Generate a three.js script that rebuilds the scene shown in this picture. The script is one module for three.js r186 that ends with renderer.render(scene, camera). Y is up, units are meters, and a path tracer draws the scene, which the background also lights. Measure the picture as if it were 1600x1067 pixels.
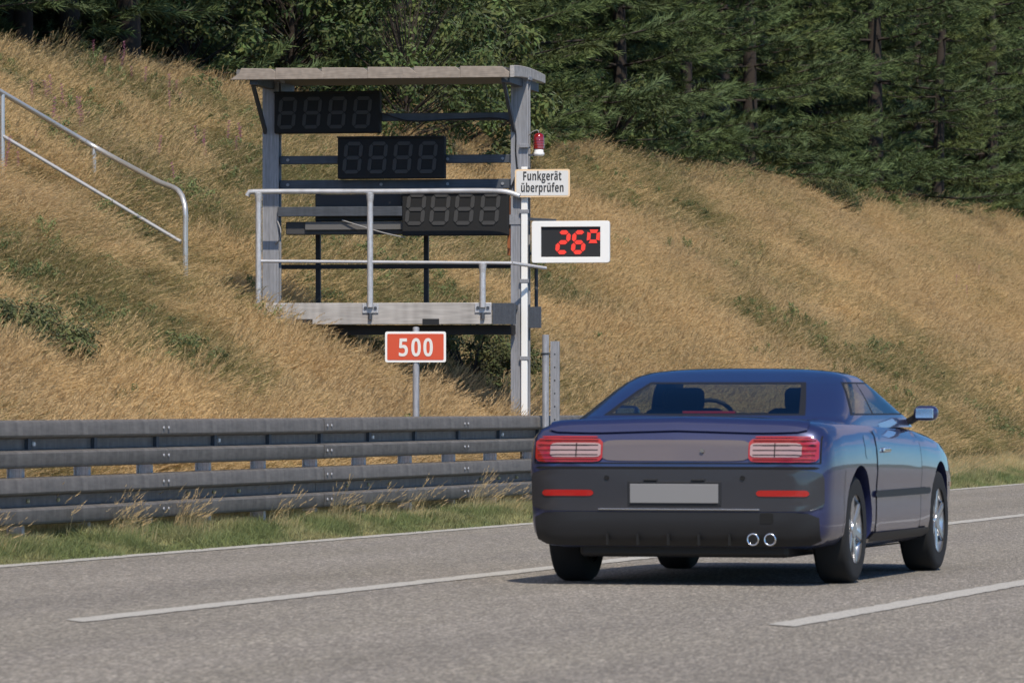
import * as THREE from 'three';
import { Sky } from 'three/addons/objects/Sky.js';
import { mergeGeometries, mergeVertices, toCreasedNormals } from 'three/addons/utils/BufferGeometryUtils.js';
import { RoundedBoxGeometry } from 'three/addons/geometries/RoundedBoxGeometry.js';
import { TextGeometry } from 'three/addons/geometries/TextGeometry.js';
import { FontLoader } from 'three/addons/loaders/FontLoader.js';
import { Brush, Evaluator, SUBTRACTION } from 'three-bvh-csg';
import { createNoise2D, createNoise3D } from 'simplex-noise';

// ---------------------------------------------------------------- camera, sky, sun, exposure
// World: x runs along the road away from the camera, -z is the far side (hill), y is up, metres.
const F = 8600, HORIZON = 629, EYE = 1.05;                     // focal length and horizon in pixels of the 1600 x 1067 photograph
const TH = THREE.MathUtils.degToRad(15.47);                     // angle between the road and the view axis
const PITCH = Math.atan((HORIZON - 533.5) / F);
const scene = new THREE.Scene();
const camera = new THREE.PerspectiveCamera(2 * THREE.MathUtils.radToDeg(Math.atan(533.5 / F)), 1.5, 0.5, 5000);
camera.position.set(0, EYE, 0);
const fwd = new THREE.Vector3(Math.cos(TH) * Math.cos(PITCH), Math.sin(PITCH), -Math.sin(TH) * Math.cos(PITCH));
camera.lookAt(camera.position.clone().add(fwd));
camera.focus = 54; camera.userData.fStop = 11;
scene.add(camera);

const SUN = new THREE.Vector3(-0.53, 0.76, 0.30).normalize();
const sky = new Sky(); sky.name = 'sky'; sky.scale.setScalar(4000);
sky.material.uniforms.sunPosition.value.copy(SUN);
sky.material.uniforms.turbidity.value = 4; sky.material.uniforms.rayleigh.value = 0.9; sky.material.uniforms.mieCoefficient.value = 0.004;
sky.material.uniforms.cloudCoverage.value = 0.5; sky.material.uniforms.cloudDensity.value = 0.5;
scene.add(sky);
scene.environmentIntensity = 0.16;
const sun = new THREE.DirectionalLight(new THREE.Color(1.0, 0.9, 0.76), 4.4);
sun.position.copy(SUN).multiplyScalar(150).add(new THREE.Vector3(70, 0, -15)); sun.target.position.set(70, 0, -15);
sun.castShadow = true; sun.shadow.mapSize.set(4096, 4096);
Object.assign(sun.shadow.camera, { left: -90, right: 90, top: 60, bottom: -60, near: 1, far: 400 });
scene.add(sun, sun.target);
const renderer = new THREE.WebGLRenderer({ antialias: true });
renderer.toneMapping = THREE.LinearToneMapping;
renderer.toneMappingExposure = 1.0;
renderer.shadowMap.enabled = true;

// ---------------------------------------------------------------- helpers
let seedState = 12345;
const rnd = () => { seedState = (seedState + 0x6d2b79f5) | 0; let t = Math.imul(seedState ^ (seedState >>> 15), 1 | seedState); t = (t + Math.imul(t ^ (t >>> 7), 61 | t)) ^ t; return ((t ^ (t >>> 14)) >>> 0) / 4294967296; };
const rr = (a, b) => a + (b - a) * rnd();
const reseed = (s) => { seedState = s; };
reseed(7); const n2 = createNoise2D(rnd); const n3 = createNoise3D(rnd);
const clamp = THREE.MathUtils.clamp, lerp = THREE.MathUtils.lerp, sstep = THREE.MathUtils.smoothstep;
const V = (x, y, z) => new THREE.Vector3(x, y, z);
const taken = new Map();
function numbered(name) { const n = taken.get(name) ?? 0; taken.set(name, n + 1); return n ? name + '_' + String(n).padStart(3, '0') : name; }
function tag(o, label, category, group) { Object.assign(o.userData, { label, category }); if (group) o.userData.group = group; return o; }
function thing(name, label, category, pos = [0, 0, 0], turn = 0, group) {
  const o = new THREE.Group(); o.name = numbered(name); o.position.set(...pos); o.rotation.y = turn; scene.add(o); return tag(o, label, category, group);
}
function mesh(name, geo, mat, parent, opts = {}) {
  const m = new THREE.Mesh(Array.isArray(geo) ? (geo.length > 1 ? mergeGeometries(geo.map(clean)) : geo[0]) : geo, mat);
  m.castShadow = m.receiveShadow = true;
  m.name = parent ? name : numbered(name); (parent ?? scene).add(m);
  Object.assign(m.userData, opts); return m;
}
function clean(g) { const q = g.index ? g.toNonIndexed() : g.clone(); for (const k of Object.keys(q.attributes)) if (!['position', 'normal', 'uv'].includes(k)) q.deleteAttribute(k); if (!q.attributes.normal) q.computeVertexNormals(); if (!q.attributes.uv) q.setAttribute('uv', new THREE.BufferAttribute(new Float32Array(q.attributes.position.count * 2), 2)); return q; }
function box(x0, x1, y0, y1, z0, z1, r = 0) {
  const w = x1 - x0, h = y1 - y0, d = z1 - z0;
  const g = r ? new RoundedBoxGeometry(w, h, d, 2, Math.min(r, w / 2.01, h / 2.01, d / 2.01)) : new THREE.BoxGeometry(w, h, d);
  return g.translate((x0 + x1) / 2, (y0 + y1) / 2, (z0 + z1) / 2);
}
function tube(points, r, seg = 8, closed = false, n) {
  const c = new THREE.CatmullRomCurve3(points.map((p) => Array.isArray(p) ? V(...p) : p), closed, 'centripetal');
  return new THREE.TubeGeometry(c, n ?? Math.max(2, points.length * 4), r, seg, closed);
}
function rod(a, b, r, seg = 10, r2 = r) {
  const A = Array.isArray(a) ? V(...a) : a, B = Array.isArray(b) ? V(...b) : b, d = B.clone().sub(A);
  const g = new THREE.CylinderGeometry(r2, r, d.length(), seg);
  g.applyQuaternion(new THREE.Quaternion().setFromUnitVectors(V(0, 1, 0), d.clone().normalize())); g.translate(...A.clone().add(B).multiplyScalar(0.5)); return g;
}
function beam(a, b, w, h, up = V(0, 1, 0)) {           // rectangular bar from a to b
  const A = V(...a), B = V(...b), d = B.clone().sub(A), L = d.length(), z = d.normalize(), x = up.clone().cross(z).normalize(), y = z.clone().cross(x);
  return new THREE.BoxGeometry(w, h, L).applyMatrix4(new THREE.Matrix4().makeBasis(x, y, z)).translate(...A.add(B).multiplyScalar(0.5));
}
const C = (r, g, b) => new THREE.Color().setRGB(r, g, b);
const std = (color, roughness = 0.7, metalness = 0, o = {}) => new THREE.MeshStandardMaterial({ color, roughness, metalness, ...o });
const phys = (color, o) => new THREE.MeshPhysicalMaterial({ color, ...o });

// rays of the photograph's pixels, used to measure where things stand
const RIGHT = V(Math.sin(TH), 0, Math.cos(TH)), UPV = RIGHT.clone().cross(fwd).normalize();
const ray = (px, py) => fwd.clone().addScaledVector(RIGHT, (px - 800) / F).addScaledVector(UPV, (533.5 - py) / F);
const atT = (px, py, t) => { const r = ray(px, py), k = -t / r.z; return V(0, EYE, 0).addScaledVector(r, k); };   // on the plane z = -t
function height(x, t) {
  const P = [[-2000, -0.04], [12.7, -0.04], [12.78, 0.0], [13.0, 0.05], [13.6, 0.14], [14.3, 0.42], [15.5, 0.95], [16.8, 1.55], [20, 3.15], [23, 4.65], [24.5, 5.2], [27, 5.8], [40, 7.2], [90, 9], [2500, 9.5]];
  let i = 0; while (i < P.length - 2 && t > P[i + 1][0]) i++;
  const [a, ha] = P[i], [b, hb] = P[i + 1]; let h = lerp(ha, hb, clamp((t - a) / (b - a), 0, 1));
  const k = sstep(t, 13.8, 17) * (1 - sstep(t, 60, 120));
  h += k * (0.16 * n2(x * 0.11, t * 0.16) + 0.07 * n2(x * 0.4 + 9, t * 0.4)) + sstep(t, 12.8, 13.4) * 0.02 * n2(x * 1.3, t * 1.7);
  return h;
}
function hit(px, py) { const r = ray(px, py); for (let k = 25; k < 300; k += 0.05) { const p = V(0, EYE, 0).addScaledVector(r, k); if (p.y < height(p.x, -p.z)) return p; } return V(0, EYE, 0).addScaledVector(r, 300); }
const tan = (d) => Math.tan(THREE.MathUtils.degToRad(d));
const inView = (x, t, lo = 8.8, hi = 22.6) => { const a = THREE.MathUtils.radToDeg(Math.atan2(t, x)); return a > lo && a < hi; };

// textures
function dataTex(n, f, srgb = false, rep = true) {
  const d = new Uint8Array(n * n * 4); const o = [0, 0, 0];
  for (let y = 0; y < n; y++) for (let x = 0; x < n; x++) { f(x, y, o); const i = (y * n + x) * 4; d[i] = clamp(o[0], 0, 1) * 255; d[i + 1] = clamp(o[1], 0, 1) * 255; d[i + 2] = clamp(o[2], 0, 1) * 255; d[i + 3] = 255; }
  const t = new THREE.DataTexture(d, n, n); t.magFilter = THREE.LinearFilter; t.minFilter = THREE.LinearMipmapLinearFilter; t.generateMipmaps = true;
  if (rep) t.wrapS = t.wrapT = THREE.RepeatWrapping; if (srgb) t.colorSpace = THREE.SRGBColorSpace; t.needsUpdate = true; return t;
}
// tileable cellular/grain noise for asphalt: random chips scattered on a torus
function chips(n, list) {
  const a = new Float32Array(n * n).fill(0), h = new Float32Array(n * n).fill(0);
  for (const [count, r0, r1] of list) for (let k = 0; k < count; k++) {
    const cx = rnd() * n, cy = rnd() * n, r = rr(r0, r1), v = Math.pow(rnd(), 1.3), e = rr(0.6, 1), th = rnd() * 6.28, c = Math.cos(th), s = Math.sin(th), R = Math.ceil(r);
    for (let j = -R; j <= R; j++) for (let i = -R; i <= R; i++) {
      const u = (i * c + j * s) / r, w = (-i * s + j * c) / (r * e), q = u * u + w * w; if (q > 1) continue;
      const id = ((Math.floor(cy + j) + n) % n) * n + ((Math.floor(cx + i) + n) % n); a[id] = v; h[id] = Math.max(h[id] * 0.4, Math.sqrt(1 - q) * (0.5 + 0.5 * v));
    }
  }
  return { a, h };
}
reseed(21);
const TN = 1024, CH = chips(TN, [[90000, 1.3, 2.6], [16000, 2.4, 4.2]]);
const asphaltMap = dataTex(TN, (x, y, o) => { const i = y * TN + x, v = 0.26 + 0.66 * CH.a[i] * (0.45 + 0.55 * CH.h[i]) + 0.05 * (((x * 7919 + y * 104729) % 97) / 97); o[0] = v * 1.03; o[1] = v * 0.975; o[2] = v * 0.9; });
const asphaltBump = dataTex(TN, (x, y, o) => { o[0] = o[1] = o[2] = CH.h[y * TN + x]; });
const zincMap = dataTex(256, (x, y, o) => { const a = 6.2832 / 256, s = (k, q) => n3(Math.cos(x * a) * k + q, Math.sin(x * a) * k, 0) * 0.5 + n3(Math.cos(y * a) * k + q, Math.sin(y * a) * k, x * 0.03 * (x < 128 ? 1 : -1)) * 0.5; const v = 0.78 + 0.2 * s(1.2, 3) + 0.18 * s(4, 11) + 0.08 * (rnd() - 0.5); o[0] = v; o[1] = v; o[2] = v * 1.01; });
const paintMap = dataTex(512, (x, y, o) => { const k = n2(x * 0.045, y * 0.045) * 0.5 + n2(x * 0.16, y * 0.16) * 0.3; const i = (y * 2 % TN) * TN + (x * 2 % TN); const v = 0.82 + 0.16 * k - (CH.h[i] < 0.2 ? 0.3 : 0) - (n2(x * 0.07 + 50, y * 0.07) > 0.55 ? 0.25 : 0) + 0.08 * CH.a[i]; o[0] = v; o[1] = v * 0.985; o[2] = v * 0.94; });
const woodMap = dataTex(256, (x, y, o) => { const v = 0.78 + 0.13 * n2(x * 0.015, y * 0.3) + 0.1 * n2(x * 0.05, y * 0.05); o[0] = v; o[1] = v * 0.98; o[2] = v * 0.95; });

// materials
const M = {
  beamZinc: std(C(0.2, 0.182, 0.16), 0.65, 0.1, { map: zincMap }), zinc: std(C(0.42, 0.42, 0.43), 0.6, 0.25, { map: zincMap }), postZinc: std(C(0.35, 0.35, 0.36), 0.6, 0.25, { map: zincMap }),
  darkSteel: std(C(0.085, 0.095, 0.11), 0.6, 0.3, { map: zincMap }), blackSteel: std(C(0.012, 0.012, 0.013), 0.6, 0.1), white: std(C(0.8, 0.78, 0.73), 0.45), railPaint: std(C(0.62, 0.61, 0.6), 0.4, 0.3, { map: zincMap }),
  wood: std(C(0.34, 0.285, 0.235), 0.85, 0, { map: woodMap }), fascia: std(C(0.5, 0.465, 0.42), 0.75, 0.1, { map: zincMap }), boardBlack: std(C(0.008, 0.008, 0.008), 0.85), segment: std(C(0.045, 0.044, 0.043), 0.85),
  cream: std(C(0.78, 0.56, 0.33), 0.5), signFace: std(C(0.66, 0.64, 0.6), 0.5), ink: std(C(0.04, 0.038, 0.036), 0.6), redSign: std(C(0.58, 0.075, 0.026), 0.5), redGlass: phys(C(0.25, 0.008, 0.006), { roughness: 0.12, clearcoat: 1 }),
  rust: std(C(0.28, 0.09, 0.03), 0.9), line: std(C(0.6, 0.58, 0.54), 0.7, 0, { map: paintMap }), stainless: std(C(0.55, 0.54, 0.52), 0.35, 0.55), cable: std(C(0.28, 0.27, 0.26), 0.6), led: std(C(0.3, 0.02, 0.015), 0.5, 0, { emissive: C(1, 0.045, 0.02), emissiveIntensity: 0.72 }),
};

// ---------------------------------------------------------------- setting: ground, road, markings
function gridGeo(xs, ts, yf, cf, uvScale) {
  const pos = [], col = [], uv = [], idx = [];
  for (const t of ts) for (const x of xs) { pos.push(x, yf(x, t), -t); uv.push(x / uvScale, t / uvScale); if (cf) { const c = cf(x, t); col.push(c[0], c[1], c[2]); } }
  const w = xs.length; for (let j = 0; j < ts.length - 1; j++) for (let i = 0; i < w - 1; i++) { const a = j * w + i; idx.push(a, a + 1, a + w + 1, a, a + w + 1, a + w); }
  const g = new THREE.BufferGeometry(); g.setAttribute('position', new THREE.Float32BufferAttribute(pos, 3)); g.setAttribute('uv', new THREE.Float32BufferAttribute(uv, 2)); if (cf) g.setAttribute('color', new THREE.Float32BufferAttribute(col, 3));
  g.setIndex(idx); g.computeVertexNormals(); return g;
}
const span = (a, b, d) => { const o = []; for (let v = a; v < b - 1e-6; v += d) o.push(v); o.push(b); return o; };
// where the slope is greener than straw: patches seen in the photograph
const GREEN = [[330, 370, 2.0, 0.8], [640, 400, 1.5, 0.7], [560, 440, 1.2, 0.5], [440, 330, 1.4, 0.5], [250, 190, 2.4, 0.55], [150, 240, 2.2, 0.4], [940, 250, 3.0, 0.65], [1040, 300, 2.2, 0.6], [900, 300, 1.6, 0.5], [1290, 330, 2.2, 0.5], [1100, 400, 2.4, 0.35], [1400, 350, 3, 0.3], [780, 470, 1.2, 0.4], [60, 520, 1.2, 0.9], [120, 560, 1.2, 0.5], [720, 600, 1.4, 0.9], [600, 600, 1.0, 0.4], [1560, 680, 4, 0.55], [120, 430, 1.4, 0.3], [1330, 620, 3, 0.25]].map(([px, py, r, k]) => ({ p: hit(px, py), r, k }));
function greenness(x, t) {
  let g = 0.24 + 0.36 * n2(x * 0.17 + 31, t * 0.33) + 0.2 * n2(x * 0.6, t * 0.9 + 5);
  for (const { p, r, k } of GREEN) { const d = Math.hypot((x - p.x) / 2.2, t + p.z) / r; if (d < 1.4) g += 1.6 * k * (1 - d / 1.4) * (0.7 + 0.6 * n2(x * 1.1, t * 1.6)); }
  g += (1 - sstep(t, 13.0, 14.2)) * 0.9 * (0.6 + 0.4 * n2(x * 0.5, 3));
  return clamp(g, 0, 1);
}
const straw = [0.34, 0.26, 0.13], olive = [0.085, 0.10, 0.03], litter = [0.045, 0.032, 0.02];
{
  const xs = [-1600, -800, -400, -200, -100, -50, -20, 0, 15, ...span(25, 150, 0.6), 160, 175, 190, 210, 240, 300, 400, 600, 900, 1400, 2200];
  const ts = [-1500, -800, -300, -100, -40, -15, -8, ...span(12.5, 13.6, 0.1), ...span(13.8, 27, 0.28), 28, 30, 33, 37, 42, 50, 60, 75, 90, 130, 200, 400, 800, 1600];
  const g = gridGeo(xs, ts, height, (x, t) => {
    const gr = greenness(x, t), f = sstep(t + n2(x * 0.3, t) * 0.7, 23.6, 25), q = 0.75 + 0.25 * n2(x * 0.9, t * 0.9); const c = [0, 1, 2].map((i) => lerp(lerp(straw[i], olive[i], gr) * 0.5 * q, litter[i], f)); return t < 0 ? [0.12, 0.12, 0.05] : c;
  }, 1);
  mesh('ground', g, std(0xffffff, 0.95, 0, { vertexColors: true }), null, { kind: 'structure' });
}
{
  const xs = [-900, -300, -100, -30, 0, 10, ...span(16, 90, 0.5), 100, 115, 135, 160, 200, 260, 400, 700, 1200], ts = [-7, -4, -1, ...span(1, 12.78, 0.2)];
  // wheel tracks, oil and patch tones are stains of the surface itself
  const g = gridGeo(xs, ts, () => 0, (x, t) => {
    let v = 1 + 0.05 * n2(x * 0.25, t * 0.8) + 0.05 * n2(x * 0.06 + 4, t * 0.35 + 2);
    for (const lane of [3.9, 7.4, 10.85]) for (const o of [-0.8, 0.8]) v -= (0.07 + 0.03 * n2(x * 0.05, lane)) * Math.exp(-(((t - lane - o - 0.08 * n2(x * 0.04, lane + 3)) / 0.32) ** 2)); for (const j of [5.44, 8.86]) v -= 0.16 * Math.exp(-(((t - j) / 0.1) ** 2)) * (0.6 + 0.4 * n2(x * 0.2, j));
    v -= 0.06 * Math.exp(-(((t - 10.0 - 0.1 * n2(x * 0.1, 1)) / 0.5) ** 2));
    return [v, v, v * (1 + 0.02 * n2(x * 0.1, t))];
  }, 1);
  { const u = g.attributes.uv; for (let i = 0; i < u.count; i++) u.setXY(i, u.getX(i) / 9.5, u.getY(i) / 2.6); }
  mesh('road', g, std(C(0.545, 0.515, 0.465), 0.93, 0, { map: asphaltMap, bumpMap: asphaltBump, bumpScale: 0.008, vertexColors: true }), null, { kind: 'structure' });
}
function stripe(x0, x1, t, w, y = 0.004, skew = 0) {       // paint with worn, uneven edges and blunt ends
  const g = gridGeo([...span(x0, Math.min(x1, 90), 0.09), ...(x1 > 90 ? span(92, x1, 3) : [])], [t - w / 2, t, t + w / 2], () => y, null, 1), p = g.attributes.position;
  const nx = p.count / 3; for (let i = 0; i < p.count; i++) { const r = Math.floor(i / nx), x = p.getX(i); if (r !== 1) p.setZ(i, p.getZ(i) + (r ? 1 : -1) * (0.012 * n2(x * 2.2, r * 9 + t) + 0.014 * Math.max(0, n2(x * 6, r * 5 + t * 3)) + 0.006 * n2(x * 14, r + t))); if (i % nx < 4) p.setX(i, x + skew * (r - 1)); }
  return g;
}
mesh('edge_line', stripe(-60, 260, 12.56, 0.2), M.line, null, { kind: 'structure' });
mesh('lane_line', stripe(24.9, 170, 9.08, 0.2, 0.004, 0.12), M.line, null, { kind: 'structure' });
mesh('lane_line', stripe(25.27, 110, 5.68, 0.19, 0.004, 0.1), M.line, null, { kind: 'structure' });

// ---------------------------------------------------------------- guard rail
const T_RAIL = 13.3;
{
  const gr = thing('guard_rail', 'double grey steel guard rail along the far road edge', 'guard rail', [38.07, 0, -T_RAIL]);
  const prof = [[0.165, -0.035], [0.163, 0.018], [0.155, 0.034], [0.14, 0.042], [0.062, 0.046], [0.05, 0.038], [0.034, -0.03], [-0.034, -0.03], [-0.05, 0.038], [-0.062, 0.046], [-0.14, 0.042], [-0.155, 0.034], [-0.163, 0.018], [-0.165, -0.035]];
  const mk = (L, proud) => { const pos = [], uv = [], idx = []; const pts = prof.map(([y, z]) => [y, z + proud]).concat(prof.slice().reverse().map(([y, z]) => [y, z + proud - 0.004]));
    for (const x of [0, L]) pts.forEach(([y, z], i) => { pos.push(x, y, z); uv.push(x / 1.3 + proud * 30, i * 0.11); });
    const n = pts.length; for (let i = 0; i < n; i++) { const j = (i + 1) % n; idx.push(i, i + n, j, j, i + n, j + n); }
    const g = new THREE.BufferGeometry(); g.setAttribute('position', new THREE.Float32BufferAttribute(pos, 3)); g.setAttribute('uv', new THREE.Float32BufferAttribute(uv, 2)); g.setIndex(idx); return toCreasedNormals(g, 0.5); };
  const sect = [mk(4.16, 0), mk(4.16, 0.004)];
  const boltG = new THREE.SphereGeometry(0.014, 8, 6).scale(1, 1, 0.6);
  for (let k = -8; k < 6; k++) for (const [yc, row] of [[0.765, 0], [0.375, 1]]) {
    const b = mesh('beam', sect[(k + 20) % 2], M.beamZinc, gr); b.position.set(k * 4 - 0.08, yc, 0.075); b.rotation.z = (rnd() - 0.5) * 0.0012;
    const bolts = []; for (const dx of [0.06, 0.17]) for (const dy of [0.1, -0.1]) bolts.push(boltG.clone().translate(dx, dy, 0.055));
    mesh('splice_bolts', bolts, M.zinc, b, { kind: 'stuff' });
  }
  const postM = std(C(0.8, 0.78, 0.77), 0.6, 0.1, { map: zincMap });
  // slope-down terminal where the rail ends
  const postG = mergeGeometries([box(-0.004, 0.004, 0, 0.87, -0.05, 0.05), box(-0.045, 0.0041, 0, 0.9, 0.05, 0.056), box(-0.045, 0.0041, 0, 0.9, -0.056, -0.05)].map(clean));
  for (let k = -24; k <= 18; k++) {
    const x = k * 4 / 3, p = mesh('post', postG, postM, gr); p.position.set(x, 0, -0.02); p.rotation.y = rr(-0.04, 0.04);
    const s = mesh('spacer', box(-0.03, 0.03, 0.62, 0.84, 0.04, 0.075), M.darkSteel, gr); s.position.x = x;
    if (k % 3 === 2) { const d = mesh('brace_post', box(-0.03, 0.03, 0, 0.82, -0.35, -0.3), M.blackSteel, gr); d.position.x = x + 0.9; }
  }
  const refl = new RoundedBoxGeometry(0.04, 0.032, 0.02, 2, 0.008), rb = new THREE.SphereGeometry(0.016, 8, 6);
  const rm = std(C(0.75, 0.73, 0.68), 0.25), ym = std(C(0.5, 0.42, 0.22), 0.35);
  for (let k = -8; k < 6; k++) { const r = mesh('reflector', refl, rm, gr); r.position.set(k * 4 + 2.0 - 0.55, 0.765, 0.06); for (const dx of [0.75, 1.35, 1.95]) { const q = mesh('bolt_head', rb, ym, gr); q.position.set(k * 4 + dx, 0.375, 0.055); } }
  for (const yc of [0.765, 0.375]) { const b = mesh('terminal', sect[0], M.beamZinc, gr); b.position.set(23.92, yc - 0.004, 0.075); b.rotation.z = -(yc - 0.06) / 4.2; }
}

// ---------------------------------------------------------------- sign gantry with roof, platform and displays
const PSI = THREE.MathUtils.degToRad(6), G0 = V(52, 0, -14.3), TURN = -(Math.PI / 2 - PSI);
const GX = V(Math.sin(PSI), 0, Math.cos(PSI)), GZ = V(-Math.cos(PSI), 0, Math.sin(PSI));         // the gantry's own axes: right, towards the traffic
function loc(px, py, z = 0) { const r = ray(px, py), o = V(0, EYE, 0).sub(G0), k = (z - o.dot(GZ)) / r.dot(GZ), p = o.addScaledVector(r, k); return [p.dot(GX), p.y, z]; }
const gantry = thing('sign_gantry', 'grey steel roadside gantry with plank roof, platform and white handrail', 'gantry', G0.toArray(), TURN);
{
  const g = gantry, X = (px, z = 0) => loc(px, 300, z)[0], Y = (py, z = 0) => loc(620, py, z)[1];
  const xr0 = X(800), xr1 = X(827), xl0 = X(412), xl1 = X(437);
  const hbeam = (x0, x1, y0, y1) => [box(x0, x1, y0, y1, 0.06, 0.07), box(x0, x1, y0, y1, -0.07, -0.06), box((x0 + x1) / 2 - 0.006, (x0 + x1) / 2 + 0.006, y0, y1, -0.059, 0.059)];
  mesh('post', hbeam(xr0, xr1, 0.1, Y(124)), M.postZinc, g); mesh('post', hbeam(xl0, xl1, 1.2, Y(126)), M.postZinc, g);
  // flange plate and splice on the right post
  mesh('splice_plate', box(xr0 - 0.012, xr1 - 0.06, Y(352), Y(337), 0.071, 0.08), M.postZinc, g);
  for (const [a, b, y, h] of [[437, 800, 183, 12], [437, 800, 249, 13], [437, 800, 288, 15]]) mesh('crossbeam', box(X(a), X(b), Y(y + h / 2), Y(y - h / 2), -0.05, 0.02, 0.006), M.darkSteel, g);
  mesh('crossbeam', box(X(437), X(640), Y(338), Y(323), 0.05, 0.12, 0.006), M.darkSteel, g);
  // roof: boards side by side, each with its own butt end on the front edge
  const zf = 0.92, zb = -0.95, x0 = X(360, zf), x1 = X(793, zf), yt = Y(105, zf), n = 6, w = (x1 - x0) / n;
  const roof = mesh('roof', box(x0 + 0.05, x1 - 0.02, yt - 0.06, yt - 0.005, zb, zf - 0.03), std(C(0.16, 0.15, 0.14), 0.85), g);
  for (let k = 0; k < n; k++) {
    const sh = new THREE.Shape(), a = x0 + k * w, b = a + w; sh.moveTo(a, yt - 0.105); sh.lineTo(b + 0.015, yt - 0.105); sh.lineTo(b + 0.02, yt - 0.06); sh.lineTo(b - 0.05, yt - 0.006); sh.lineTo(a + (k ? 0 : 0.11), yt); sh.lineTo(a + (k ? 0 : 0.09), yt - 0.05); sh.closePath();
    const pl = mesh('roof_board', new THREE.ExtrudeGeometry(sh, { depth: 0.028, bevelEnabled: true, bevelSize: 0.004, bevelThickness: 0.004, bevelSegments: 1 }).translate(0, 0, zf + (k % 2) * 0.004), M.wood, roof); pl.rotation.z = 0;
  }
  const sideS = new THREE.Shape(); sideS.moveTo(zf + 0.02, yt - 0.10); sideS.lineTo(zf + 0.02, yt + 0.002); sideS.quadraticCurveTo(0.1, yt + 0.055, zb, yt + 0.02); sideS.lineTo(zb, yt - 0.055); sideS.quadraticCurveTo(0.1, yt - 0.045, zf + 0.02, yt - 0.10);
  const sg = new THREE.ExtrudeGeometry(sideS, { depth: 0.035, bevelEnabled: true, bevelSize: 0.005, bevelThickness: 0.005, bevelSegments: 1 }); sg.rotateY(-Math.PI / 2); sg.translate(x1 + 0.065, 0, 0);
  mesh('roof_end', sg, M.fascia, g);
  for (const xx of [xl0 - 0.02, xr0 - 0.02]) mesh('roof_brace', beam([xx + 0.05, Y(205), 0.07], [xx + 0.05, yt - 0.07, 0.75], 0.03, 0.05), M.darkSteel, g);
  for (const xx of [xl0 + 0.08, xr0 + 0.08]) mesh('rafter', box(xx - 0.04, xx + 0.04, yt - 0.15, yt - 0.062, zb + 0.05, zf - 0.06), M.darkSteel, g);
  // platform
  const zp = 0.42, px0 = X(400, zp), px1 = X(768, zp), pyt = Y(473, zp), pyb = Y(507, zp);
  mesh('platform_fascia', box(px0, px1, pyb, pyt, zp - 0.03, zp, 0.008), M.fascia, g);
  mesh('platform_floor', box(px0, X(800, zp), pyt - 0.06, pyt - 0.02, -0.5, zp - 0.032), std(C(0.1, 0.1, 0.1), 0.7, 0.2), g);
  mesh('platform_beam', box(X(512, 0.2), X(803, 0.2), Y(523, 0.2), Y(508, 0.2), 0.1, 0.2), M.blackSteel, g);
  mesh('platform_end', box(X(769, zp), X(805, zp), pyb - 0.0, pyt - 0.005, zp - 0.05, zp - 0.006), M.darkSteel, g); mesh('platform_end', box(X(826), X(846), Y(513), Y(480), 0.0, 0.03), M.darkSteel, g);
  for (const [a, b] of [[462, 488], [660, 686]]) mesh('slot', box(X(a, zp), X(b, zp), pyb - 0.004, pyb + 0.055, zp - 0.028, zp + 0.004), M.blackSteel, g);
  // front handrail
  const zh = zp + 0.03, R1 = 0.026;
  const top = tube([loc(386, 306, zh), loc(389, 300, zh), loc(398, 299.5, zh), loc(600, 299, zh), loc(780, 298.5, zh), loc(793, 300, zh), loc(812, 306, zh)], R1, 10, false, 60);
  mesh('handrail', top, M.railPaint, g);
  mesh('mid_rail', rod(loc(405, 408, zh), loc(800, 411, zh), 0.017), M.railPaint, g);
  mesh('mid_rail', rod(loc(800, 411, zh), loc(853, 419, zh - 0.3), 0.017), M.railPaint, g);
  for (const [px, y0, y1] of [[403.5, 301, 492], [578, 301, 480], [754, 411, 480]]) {
    const a = loc(px, y0, zh), b = loc(px, y1, zh); mesh('handrail_post', [rod(b, a, 0.03, 12), new THREE.CylinderGeometry(0.042, 0.03, 0.09, 12).translate(a[0], a[1] - 0.05, a[2])], M.railPaint, g);
    if (px > 500) { const br = mesh('bracket', box(a[0] - 0.08, a[0] + 0.08, Y(489, zh), Y(474, zh), zp + 0.003, zp + 0.014, 0.003), M.railPaint, g); for (const s of [-1, 1]) mesh('bolt', new THREE.CylinderGeometry(0.016, 0.016, 0.012, 6).rotateX(Math.PI / 2).translate(a[0] + s * 0.05, Y(481, zh), zp + 0.02), M.darkSteel, br); mesh('stub', rod([a[0], Y(499, zh), zp + 0.02], [a[0], Y(489, zh), zp + 0.02], 0.02), M.darkSteel, g); }
  }
  // rear handrail in the shade
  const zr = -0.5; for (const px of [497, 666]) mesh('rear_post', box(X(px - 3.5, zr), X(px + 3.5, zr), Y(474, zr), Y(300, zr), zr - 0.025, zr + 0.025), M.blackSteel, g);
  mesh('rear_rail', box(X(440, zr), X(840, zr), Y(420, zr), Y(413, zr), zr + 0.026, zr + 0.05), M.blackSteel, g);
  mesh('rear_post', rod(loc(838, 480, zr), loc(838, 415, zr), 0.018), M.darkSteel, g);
  // white conduit strip in front of the right post, with the rust-stained edge behind it
  mesh('conduit', box(X(814, 0.11), X(824, 0.11), 0.1, Y(262, 0.11), 0.075, 0.11, 0.008), M.white, g);
  mesh('rust_strip', box(X(794), X(799.5), Y(400), Y(310), -0.02, 0.05), M.rust, g);
  // grey service cabinet behind the lower crossbeam, with a loose cable
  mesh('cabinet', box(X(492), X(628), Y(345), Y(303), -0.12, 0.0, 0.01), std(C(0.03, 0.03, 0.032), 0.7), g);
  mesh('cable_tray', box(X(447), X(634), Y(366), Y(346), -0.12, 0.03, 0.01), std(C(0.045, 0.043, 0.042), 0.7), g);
  mesh('cable_tray_lid', box(X(478), X(634), Y(359), Y(346), 0.032, 0.06, 0.006), std(C(0.11, 0.105, 0.1), 0.7), g);
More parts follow.
